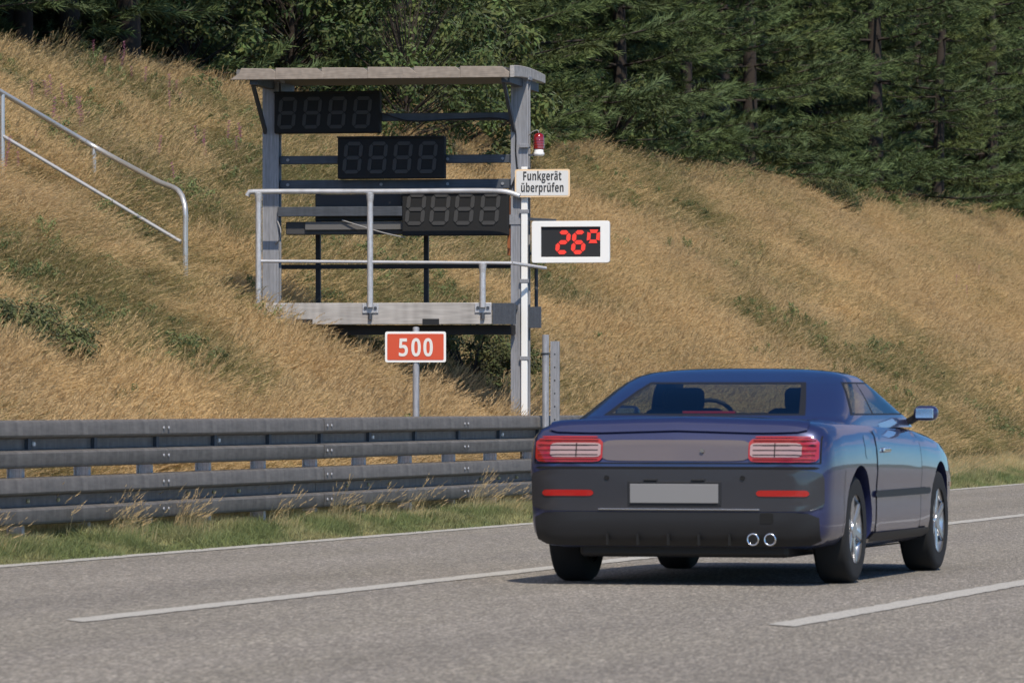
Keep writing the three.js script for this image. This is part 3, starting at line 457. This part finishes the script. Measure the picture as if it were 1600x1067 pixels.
  const sets = { shell: [], seal: [], rear: [], front: [], r0: [], r1: [], l0: [], l1: [] };
  for (let j = 0; j < ys.length - 1; j++) for (let i = 0; i < NR; i++) {
    const a = j * NR + i, b = j * NR + (i + 1) % NR, c = a + NR, d = b + NR, side = Math.floor(i / NQ), k = i % NQ, win = ys[j] >= 0.975 && ys[j + 1] <= 1.172; let to = 'shell';
    if (win) { if (side === 0 && k >= 4 && k < NQ - 4) to = k === 4 || k === NQ - 5 || ys[j] < 0.98 || ys[j + 1] > 1.17 ? 'seal' : 'rear'; else if (side === 2 && k >= 3 && k < NQ - 3) to = ys[j] < 0.98 || ys[j + 1] > 1.17 ? 'seal' : 'front'; else if (side % 2) { const kk = side === 1 ? k : NQ - 1 - k, s = side === 1 ? 'r' : 'l'; if (kk >= 5 && kk < NQ - 3) to = kk === 16 || kk === 5 || kk === NQ - 4 || ys[j] < 0.98 || ys[j + 1] > 1.17 ? 'seal' : kk < 16 ? s + '0' : s + '1'; } }
    sets[to].push(a, b, c, b, d, c);
  }
  for (let i = 0; i < NR; i++) sets.shell.push((ys.length - 1) * NR + i, (ys.length - 1) * NR + (i + 1) % NR, topC);
  const gg = (list) => { const g = new THREE.BufferGeometry(); g.setAttribute('position', new THREE.Float32BufferAttribute(gp, 3)); g.setIndex(list); g.computeVertexNormals(); const full = fullN; g.setAttribute('normal', full.clone()); return clean(g); };
  const all = new THREE.BufferGeometry(); all.setAttribute('position', new THREE.Float32BufferAttribute(gp, 3)); all.setIndex(Object.values(sets).flat()); all.computeVertexNormals(); const fullN = all.attributes.normal; { let o = 0; for (let i = 0; i < NR; i++) o += fullN.getX(i) * (gp[i * 3] - 1.8) + fullN.getZ(i) * gp[i * 3 + 2]; if (o < 0) for (let i = 0; i < fullN.array.length; i++) fullN.array[i] *= -1; }
  mesh('roof', gg(sets.shell), paint, car);
  mesh('window_seal', gg(sets.seal), black, car);
  mesh('rear_window', gg(sets.rear), glass, car); mesh('windscreen', gg(sets.front), glass, car);
  for (const k of ['r0', 'r1', 'l0', 'l1']) mesh('side_window', gg(sets[k]), glass, car);
  mesh('brake_light', box(0.83, 0.86, 0.985, 1.0, -0.16, 0.16, 0.004), redLens, car);
  mesh('parcel_shelf', box(0.75, 1.3, 0.93, 0.95, -0.72, 0.72), fabric, car); mesh('dashboard', box(2.45, 2.9, 0.86, 0.97, -0.72, 0.72, 0.04), fabric, car);
  for (const z of [-0.38, 0.38]) { const s = mesh('seat', new RoundedBoxGeometry(0.16, 0.6, 0.5, 3, 0.06).rotateZ(0.25).translate(1.85, 0.72, z), fabric, car); mesh('headrest', new RoundedBoxGeometry(0.09, 0.14, 0.26, 3, 0.04).translate(1.76, 1.07, z), fabric, s); }
  mesh('steering_wheel', new THREE.TorusGeometry(0.18, 0.014, 8, 24).rotateY(Math.PI / 2).rotateZ(-0.4).translate(2.38, 0.9, -0.38), black, car);
  // wheels
  const tyreP = [[0.2, -0.1], [0.27, -0.105], [0.3, -0.095], [0.313, -0.075], [0.315, 0], [0.313, 0.075], [0.3, 0.095], [0.27, 0.105], [0.2, 0.1]].map(([r, y]) => new THREE.Vector2(r, y));
  const tyreG = new THREE.LatheGeometry(tyreP, 40).rotateX(Math.PI / 2);
  const rimG = [new THREE.LatheGeometry([[0.2, -0.09], [0.19, -0.03], [0.19, 0.06], [0.207, 0.085], [0.222, 0.094], [0.228, 0.1]].map(([r, y]) => new THREE.Vector2(r, y)), 40).rotateX(Math.PI / 2), new THREE.CylinderGeometry(0.05, 0.06, 0.03, 18).rotateX(Math.PI / 2).translate(0, 0, 0.075)];
  for (let k = 0; k < 6; k++) { const a = k * Math.PI / 3; const sp = new RoundedBoxGeometry(0.045, 0.19, 0.02, 2, 0.008).translate(0, 0.118, 0); sp.rotateX(0.06); sp.translate(0, 0, 0.072); sp.rotateZ(a); rimG.push(sp); }
  const rim = mergeGeometries(rimG.map(clean)), disc = new THREE.CylinderGeometry(0.14, 0.14, 0.02, 24).rotateX(Math.PI / 2).translate(0, 0, 0.02), inner = new THREE.CylinderGeometry(0.19, 0.19, 0.01, 24).rotateX(Math.PI / 2).translate(0, 0, -0.03);
  for (const x of WX) for (const s of [1, -1]) { const w = new THREE.Group(); w.name = 'wheel'; w.position.set(x, WR, s * 0.79); w.rotation.y = s < 0 ? Math.PI : 0; w.rotation.z = 0.3 * x; car.add(w); mesh('tyre', tyreG, rubber, w); mesh('rim', rim, alloy, w); mesh('brake_disc', disc, std(C(0.2, 0.19, 0.18), 0.4, 0.7), w); mesh('wheel_back', inner, black, w); }
  return car;
}
buildCar();

// ---------------------------------------------------------------- vegetation
class Leaves {                                                               // collects small coloured triangles
  constructor() { this.p = []; this.c = []; this.n = []; }
  tri(a, b, c, col, n) { this.p.push(a.x, a.y, a.z, b.x, b.y, b.z, c.x, c.y, c.z); for (let i = 0; i < 3; i++) { this.c.push(col[0], col[1], col[2]); this.n.push(n.x, n.y, n.z); } }
  geo() { const g = new THREE.BufferGeometry(); g.setAttribute('position', new THREE.Float32BufferAttribute(this.p, 3)); g.setAttribute('color', new THREE.Float32BufferAttribute(this.c, 3)); g.computeVertexNormals(); return g; }
}
const needleM = std(0xffffff, 0.75, 0, { vertexColors: true, side: THREE.DoubleSide }), barkM = std(C(0.034, 0.025, 0.019), 0.95), leafM = phys(0xffffff, { roughness: 1, transmission: 0.3, thickness: 0, specularIntensity: 0.6, vertexColors: true, side: THREE.DoubleSide });
const tv = V(), tw = V();
function tuft(L, p, d, len, n, col) {
  const a = Math.abs(d.y) < 0.9 ? V(0, 1, 0) : V(1, 0, 0), u = d.clone().cross(a).normalize(), w = d.clone().cross(u);
  for (let i = 0; i < n; i++) {
    const th = rnd() * 6.283, sp = rr(0.25, 0.95), dir = d.clone().addScaledVector(u, Math.cos(th) * sp).addScaledVector(w, Math.sin(th) * sp).normalize(), s = dir.clone().cross(V(rnd() - 0.5, rnd() - 0.5, rnd() - 0.5)).normalize().multiplyScalar(rr(0.0055, 0.011));
    const base = p.clone().addScaledVector(d, rr(-0.06, 0.06)), k = rr(0.75, 1.3), nn = V(dir.x * 0.5, Math.abs(dir.y) * 0.5 + 0.6, dir.z * 0.5).normalize();
    L.tri(base.clone().add(s), base.clone().sub(s), base.clone().addScaledVector(dir, len * rr(0.7, 1.2)), [col[0] * k, col[1] * k, col[2] * k], nn);
  }
}
function pine(seed, H, R, low, tone) {
  reseed(seed); const L = new Leaves(), wood = [];
  const tp = [V(0, -0.6, 0), V(rr(-0.1, 0.1), H * 0.35, rr(-0.1, 0.1)), V(rr(-0.2, 0.2), H * 0.7, rr(-0.2, 0.2)), V(rr(-0.2, 0.2), H, rr(-0.2, 0.2))], curve = new THREE.CatmullRomCurve3(tp);
  for (let i = 0; i < 6; i++) wood.push(rod(curve.getPoint(i / 6), curve.getPoint((i + 1) / 6), lerp(0.17, 0.03, i / 6), 8, lerp(0.17, 0.03, (i + 1) / 6)));
  for (let y = low; y < H; y += y < 3.5 && low < 1 ? rr(0.38, 0.72) : rr(0.5, 0.95)) {
    const f = (y - low) / (H - low), nb = 4 + Math.floor(rnd() * 3), a0 = rnd() * 6.28;
    for (let b = 0; b < nb; b++) {
      const len = R * (0.45 + 0.55 * Math.sqrt(1 - f)) * (1 - f * 0.55) * rr(0.6, 1.15), az = a0 + b * 6.283 / nb + rr(-0.4, 0.4), el = lerp(rr(-0.2, 0.12), rr(0.2, 0.7), f), o = curve.getPoint(clamp((y + 0.6) / (H + 0.6), 0, 1));
      const hd = V(Math.cos(az), 0, Math.sin(az)), end = o.clone().addScaledVector(hd, len).add(V(0, len * Math.sin(el) + 0.15, 0)), mid = o.clone().lerp(end, 0.55).add(V(0, -0.09 * len, 0)), bc = new THREE.QuadraticBezierCurve3(o, mid, end), side = V(-hd.z, 0, hd.x);
      wood.push(rod(bc.getPoint(0), bc.getPoint(0.5), 0.03, 4, 0.018), rod(bc.getPoint(0.5), bc.getPoint(1), 0.018, 4, 0.006));
      const nt = Math.floor(6 + len * 5), tone2 = rr(0.75, 1.2);
      for (let k = 0; k < nt; k++) {
        const t = lerp(0.15, 1, (k + rnd() * 0.6) / nt), p = bc.getPoint(t), sgn = k % 2 ? 1 : -1, tl = (0.2 + 0.42 * (1 - Math.abs(t - 0.68) * 1.6)) * rr(0.6, 1.2) * (0.6 + len * 0.16), td = hd.clone().multiplyScalar(rr(0.5, 0.9)).addScaledVector(side, sgn * rr(0.4, 1))  .add(V(0, rr(-0.25, 0.5), 0)).normalize();
        const m = Math.max(2, Math.round(tl / 0.1));
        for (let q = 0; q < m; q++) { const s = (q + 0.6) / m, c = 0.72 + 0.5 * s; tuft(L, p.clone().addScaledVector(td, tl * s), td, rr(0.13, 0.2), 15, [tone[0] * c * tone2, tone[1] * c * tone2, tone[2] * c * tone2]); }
      }
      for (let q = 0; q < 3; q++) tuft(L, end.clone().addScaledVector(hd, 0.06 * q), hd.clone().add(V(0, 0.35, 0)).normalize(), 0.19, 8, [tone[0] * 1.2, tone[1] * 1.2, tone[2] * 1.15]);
    }
  }
  return { crown: L.geo(), trunk: mergeGeometries(wood.map(clean)) };
}
function broadleaf(seed, H, R, nClump, perClump, tone, leaf = 0.075) {
  reseed(seed); const L = new Leaves(), wood = [rod([0, -0.5, 0], [0, H * 0.45, 0], 0.08, 7, 0.05)];
  for (let k = 0; k < nClump; k++) {
    const y = H * rr(0.06, 1), rad = R * Math.sqrt(1 - Math.pow(Math.abs(y / H - 0.42) / 0.62, 2)) * Math.sqrt(rr(0.25, 1)), az = rnd() * 6.283, c = V(Math.cos(az) * rad, y, Math.sin(az) * rad), cr = rr(0.22, 0.5) * R * 0.5, kk = rr(0.6, 1.35);
    wood.push(rod([0, Math.min(y * 0.5, H * 0.4), 0], c, 0.022, 4, 0.005));
    for (let i = 0; i < perClump; i++) {
      const d = V(rnd() * 2 - 1, (rnd() * 2 - 1) * 0.65, rnd() * 2 - 1).normalize(), p = c.clone().addScaledVector(d, cr * Math.pow(rnd(), 0.4)), nn = d.clone().add(V(rr(-0.7, 0.7), rr(0.1, 1.2), rr(-0.7, 0.7))).normalize(), u = nn.clone().cross(V(rnd() - 0.5, rnd() - 0.5, rnd() - 0.5)).normalize(), w = nn.clone().cross(u), s = leaf * rr(0.6, 1.3), q = kk * rr(0.75, 1.3), col = [tone[0] * q * rr(0.85, 1.3), tone[1] * q, tone[2] * q];
      const a = p.clone().addScaledVector(u, -s), b = p.clone().addScaledVector(w, s * 0.42), e = p.clone().addScaledVector(u, s), f = p.clone().addScaledVector(w, -s * 0.42); L.tri(a, b, e, col, nn); L.tri(a, e, f, col, nn);
    }
  }
  return { crown: L.geo(), trunk: mergeGeometries(wood.map(clean)) };
}
const pineTone = [0.085, 0.118, 0.034];
const PINES = [pine(101, 9.5, 3.1, 0.25, pineTone), pine(102, 10.5, 3.4, 0.3, [0.078, 0.112, 0.036]), pine(103, 8.5, 2.8, 0.15, [0.095, 0.122, 0.034]), pine(104, 11, 3.3, 1.7, pineTone), pine(105, 10.5, 3.4, 1.5, [0.075, 0.1, 0.032])];
const BUSHES = [broadleaf(201, 3.2, 1.7, 60, 110, [0.09, 0.125, 0.036]), broadleaf(202, 5.5, 2.4, 110, 110, [0.08, 0.118, 0.034])];
function plant(name, kind, x, t, turn, s, label, category, group) {
  const o = thing(name, label, category, [x, height(x, t) - 0.05, -t], turn, group); o.scale.setScalar(s);
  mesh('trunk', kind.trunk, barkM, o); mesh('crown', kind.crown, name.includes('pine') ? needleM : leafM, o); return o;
}
const pxOf = (x, t) => 800 + F * Math.tan(TH - Math.atan2(t, x));
{ // edge of the wood, one by one; [pixel column, distance from the road line, kind, size]
  const ORD = ['first', 'second', 'third', 'fourth', 'fifth', 'sixth', 'seventh', 'eighth', 'ninth', 'tenth', 'eleventh', 'twelfth', 'thirteenth', 'fourteenth', 'fifteenth', 'sixteenth', 'seventeenth', 'eighteenth', 'nineteenth', 'twentieth', 'twenty-first', 'twenty-second', 'twenty-third', 'twenty-fourth', 'twenty-fifth', 'twenty-sixth', 'twenty-seventh', 'twenty-eighth'];
  reseed(55); const edge = [];
  for (let px = -60, i = 0; px < 1720; px += rr(72, 104), i++) { const back = px > 420 && i % 4 === 3; edge.push([px, back ? rr(27.2, 28.4) : rr(24.6, 25.9), px < 420 ? 3 + i % 2 : i % 3, rr(0.85, 1.2)]); }
  edge.forEach(([px, t, k, s], i) => {
    const x = t / Math.tan(TH - Math.atan((px - 800) / F)), lab = i === 0 ? 'dark pine tree at the left end of the forest edge' : i === edge.length - 1 ? 'green pine tree at the right end of the forest edge' : `green pine tree, ${ORD[i] ?? 'last'} from the left along the forest edge above the slope`;
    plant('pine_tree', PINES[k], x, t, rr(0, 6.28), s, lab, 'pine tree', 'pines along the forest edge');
  });
  const shrubs = [[455, 24.0, 1, 0.8, 'leafy green shrub seen just above left half of gantry roof'], [635, 22.2, 1, 0.62, 'leafy green shrub behind the gantry above its middle display board'], [712, 23.0, 0, 0.85, 'smaller leafy green shrub showing under the right half of gantry roof'], [300, 24.5, 0, 0.7, 'sparse dark leafy shrub at forest edge left of the gantry'], [960, 23.9, 0, 0.6, 'low bright green bush at forest edge right of red lamp']];
  for (const [px, t, k, s, lab] of shrubs) plant('shrub', BUSHES[k], t / Math.tan(TH - Math.atan((px - 800) / F)), t, rr(0, 6.28), s, lab, 'shrub', 'leafy shrubs at the forest edge');
  // the wood behind reads as one dark mass
  reseed(77); const spots = []; for (let t = 27.6; t < 62; t += 3.0) for (let x = 48 + rr(0, 3); x < 300; x += rr(3.2, 5)) { const a = THREE.MathUtils.radToDeg(Math.atan2(t, x)); if (a > 7.4 && a < 32) spots.push([x + rr(-1, 1), t + rr(-1.2, 1.2), rr(0, 6.28), rr(0.9, 1.35)]); }
  const src = PINES[1], tg = src.trunk.clone(); tg.deleteAttribute('uv'); tg.setAttribute('color', new THREE.Float32BufferAttribute(new Float32Array(tg.attributes.position.count * 3).map((_, i) => [0.05, 0.035, 0.026][i % 3]), 3));
  const fg = mergeGeometries([src.crown, tg]); const im = new THREE.InstancedMesh(fg, needleM, spots.length); im.name = 'forest'; im.castShadow = im.receiveShadow = true;
  const m4 = new THREE.Matrix4(), qq = new THREE.Quaternion(); spots.forEach(([x, t, a, s], i) => { qq.setFromAxisAngle(V(0, 1, 0), a); im.setMatrixAt(i, m4.compose(V(x, height(x, t) - 0.1, -t), qq, V(s, s, s))); });
  tag(im, 'dark dense pine wood behind the trees of the forest edge', 'forest'); im.userData.kind = 'stuff'; scene.add(im);
}
{ // single bushes on the slope
  reseed(91);
  const low = broadleaf(301, 0.75, 0.95, 110, 200, [0.1, 0.12, 0.042], 0.024), dark = broadleaf(302, 1.0, 0.8, 80, 150, [0.085, 0.1, 0.033], 0.026);
  const put = (kind, px, py, s, label, name = 'bush') => { const p = hit(px, py); plant(name, kind, p.x, -p.z, rr(0, 6), s, label, 'bush'); };
  put(low, -5, 588, 0.82, 'low dark green bush at left edge of the grassy slope'); put(dark, 735, 655, 0.95, 'dark olive bush between the 500 sign and gantry post'); put(low, 655, 660, 0.6, 'small green weed bush beside the post of the 500 sign');
  put(low, 1285, 335, 0.9, 'small bluish green weed clump high on the slope below the pines'); put(low, 905, 640, 0.5, 'small dry weed behind the two marker posts');
}
// grass: clumps of blades, thousands of them, too many to count
function clump(seed, n, h0, h1, spread, lean, width, heads) {
  reseed(seed); const L = new Leaves();
  for (let i = 0; i < n; i++) {
    const a = rnd() * 6.283, r = spread * Math.sqrt(rnd()), b = V(Math.cos(a) * r, -0.05, Math.sin(a) * r), h = rr(h0, h1), ld = V(rr(-0.35, 0.35) , 0, 1 + rr(-0.5, 0.4)).normalize(), le = lean * rr(0.35, 1.4) * h, k = rr(0.8, 1.2), col = [k * rr(0.95, 1.08), k, k * rr(0.85, 1.05)];
    const m = b.clone().add(V(0, h * 0.55, 0)).addScaledVector(ld, le * 0.3), e = b.clone().add(V(0, h - le * 0.35, 0)).addScaledVector(ld, le), fa = rnd() * 6.283, s = V(Math.cos(fa), 0, Math.sin(fa)).multiplyScalar(width * rr(0.6, 1.2)), nn = V(ld.x * 0.25 + rr(-0.3, 0.3), 0.85, ld.z * 0.25 + rr(-0.3, 0.3)).normalize();
    const b0 = b.clone().add(s), b1 = b.clone().sub(s), m0 = m.clone().addScaledVector(s, 0.75), m1 = m.clone().addScaledVector(s, -0.75); L.tri(b0, b1, m0, col, nn); L.tri(b1, m1, m0, col, nn); L.tri(m0, m1, e, col, nn);
    if (heads && i % heads === 0) { const dir = e.clone().sub(m).normalize(); for (let q = 0; q < 7; q++) { const p = e.clone().addScaledVector(dir, -0.02 + q * 0.018), o = V(rr(-1, 1), rr(-0.2, 0.8), rr(-1, 1)).normalize(); const s2 = o.clone().cross(dir).normalize().multiplyScalar(0.004); L.tri(p.clone().add(s2), p.clone().sub(s2), p.clone().addScaledVector(o, 0.035 * (1 - q * 0.1)).addScaledVector(dir, 0.03), [1.15, 0.98, 0.9], nn); } }
  }
  return L.geo();
}
const grassM = phys(0xffffff, { roughness: 1, transmission: 0.45, thickness: 0, specularIntensity: 0.3, vertexColors: true, side: THREE.DoubleSide });
function sow(name, geo, spots, label) {
  const im = new THREE.InstancedMesh(geo, grassM, spots.length), m4 = new THREE.Matrix4(), q = new THREE.Quaternion(), e = new THREE.Euler(); im.castShadow = im.receiveShadow = true;
  spots.forEach(([x, y, z, a, s, sy, col], i) => { q.setFromEuler(e.set(rr(-0.1, 0.1), a, rr(-0.1, 0.1))); im.setMatrixAt(i, m4.compose(V(x, y, z), q, V(s, sy, s))); im.setColorAt(i, C(...col)); });
  im.name = numbered(name); tag(im, label, 'grass'); im.userData.kind = 'stuff'; scene.add(im);
}
{
  const dry = [clump(401, 80, 0.2, 0.58, 0.24, 0.5, 0.0022, 4), clump(402, 80, 0.16, 0.5, 0.26, 0.75, 0.0022, 5)], greenC = clump(403, 50, 0.06, 0.2, 0.16, 0.45, 0.0035, 0), sets = [[], []], gs = [];
  reseed(404);
  const dryCol = (x, t) => { const k = n2(x * 0.5 + 7, t * 0.8), o = n2(x * 0.13, t * 0.2 + 40); return [0.55 + 0.05 * k + 0.03 * o, 0.465 + 0.045 * k + 0.02 * o, 0.26 + 0.025 * k]; };
  for (let i = 0; i < 230000; i++) {
    const t = rr(14.05, 25.2), x = rr(28, 152); if (!inView(x, t)) continue;
    const dist = x, keep = clamp(90 / dist - 0.35, 0.35, 1); if (rnd() > keep) continue;
    if (Math.abs(t - 24.6) < 0.7 && rnd() < (t - 23.9) / 1.4) continue;
    const [sa, sb] = STAIR, su = clamp((t + sa.z) / (sa.z - sb.z), -0.15, 1.3), sd = (lerp(sa.x, sb.x, su) - x), walk = t < -sa.z - 0.6 ? 9 : sd > -0.25 && sd < 0.7 ? 0 : sd > -0.5 && sd < 3.2 ? 1 : 9; if (walk === 0) continue;
    const g = greenness(x, t), isG = rnd() < sstep(g, 0.25, 0.85) * 0.85, k = rr(0.88, 1.12), edge = sstep(t, 13.7, 14.6), big = dist > 80 ? 1.25 : 1;
    const c = dryCol(x, t), gc = [0.15, 0.17, 0.06], m = isG ? rr(0.6, 1) : sstep(g, 0.2, 0.9) * 0.45 * rnd(), col = [0, 1, 2].map((j) => lerp(c[j], gc[j], m) * k);
    const clumpy = (0.8 + 0.35 * n2(x * 0.8, t * 1.1)) * (n2(x * 0.35 + 70, t * 0.5) > 0.55 ? 0.55 : 1) * (walk === 1 ? 0.62 : 1); sets[i % 2].push([x, height(x, t), -t, 0.9 * n2(x * 0.22, t * 0.3 + 60) + rr(-0.45, 0.45), rr(0.8, 1.25) * big, rr(0.65, 1.15) * lerp(0.55, 1, edge) * clumpy * (isG ? 0.75 : 1), col]);
  }
  sow('dry_grass', dry[0], sets[0], 'tall dry straw coloured grass covering the slope'); sow('dry_grass', dry[1], sets[1], 'drooping dry straw coloured grass among the tall grass');
  reseed(405); const tall = [];
  for (let i = 0; i < 60000; i++) {
    const t = 12.72 + Math.pow(rnd(), 0.9) * 1.7, x = rr(28, 95); if (!inView(x, t, 7.5, 23)) continue;
    const g = (1 - sstep(t + 0.25 * n2(x * 0.9, 8), 13.1, 13.55)), k = rr(0.7, 1.3), c = dryCol(x, t), gc = [0.2, 0.24, 0.095], m = clamp(g * (0.8 + 0.45 * n2(x * 0.8, t * 2)) + 0.1, 0, 1); const edge = sstep(t, 12.7, 13.0);
    gs.push([x, height(x, t), -t, rr(0, 6.28), rr(0.7, 1.2), lerp(0.35, 0.85, edge) * rr(0.6, 1.3) * (0.8 + 0.5 * n2(x * 1.2, t)), [0, 1, 2].map((j) => lerp(c[j], gc[j], m) * k)]);
    if (rnd() < 0.018 && t > 12.95 && n2(x * 0.9, 2) > 0) tall.push([x, height(x, t), -t, rr(-0.8, 0.8), rr(0.5, 0.8), rr(0.45, 0.75), c.map((v) => v * 1.05)]);
  }
  sow('verge_grass', greenC, gs, 'short green grass on the verge under the guard rail'); sow('verge_grass', dry[0], tall, 'dry grass stalks growing up in front of the guard rail');
  // pink flowers dotted over the left slope
  reseed(406); const L = new Leaves(); for (let i = 0; i < 26; i++) { const th = i * 2.4, y = 0.5 + i * 0.008, d = V(Math.cos(th), 0.3, Math.sin(th)).normalize(), s = V(-Math.sin(th), 0, Math.cos(th)).multiplyScalar(0.012), p = V(0, y, 0); L.tri(p.clone().add(s), p.clone().sub(s), p.clone().addScaledVector(d, 0.035), [1, 1, 1], V(d.x, 0.6, d.z).normalize()); }
  const fl = []; for (const [px, py, n, w] of [[105, 235, 14, 60], [220, 190, 6, 80], [30, 290, 10, 60], [350, 275, 5, 60], [290, 330, 6, 60], [200, 160, 6, 60], [890, 170, 3, 30], [1480, 480, 4, 80]]) for (let i = 0; i < n; i++) { const p = hit(px + rr(-w, w), py + rr(-w, w) * 0.6); fl.push([p.x, p.y, p.z, rr(0, 6), rr(0.9, 1.3), rr(0.7, 1.1), [0.5, 0.2, 0.32]]); }
  const im0 = numbered; sow('pink_flowers', L.geo(), fl, 'tiny pink flowers scattered among the grass on left slope'); scene.children[scene.children.length - 1].userData.category = 'flowers';
}
{ // weeds and greener tufts among the straw
  const weed = broadleaf(501, 0.36, 0.3, 16, 44, [1, 1, 1], 0.015).crown, spots = []; reseed(502);
  for (let i = 0; i < 9000; i++) { const t = rr(13.9, 24.6), x = rr(30, 150); if (!inView(x, t)) continue; const g = greenness(x, t); if (rnd() > Math.max(0.02, sstep(g, 0.45, 1.0) * 0.6)) continue; const k = rr(0.7, 1.3); spots.push([x, height(x, t), -t, rr(0, 6.28), rr(0.7, 1.5), rr(0.7, 1.6), [0.15 * k, 0.18 * k, 0.07 * k]]); }
  sow('green_weeds', weed, spots, 'small leafy green weeds scattered in the dry grass of the slope'); scene.children[scene.children.length - 1].userData.category = 'weeds';
}
renderer.render(scene, camera);
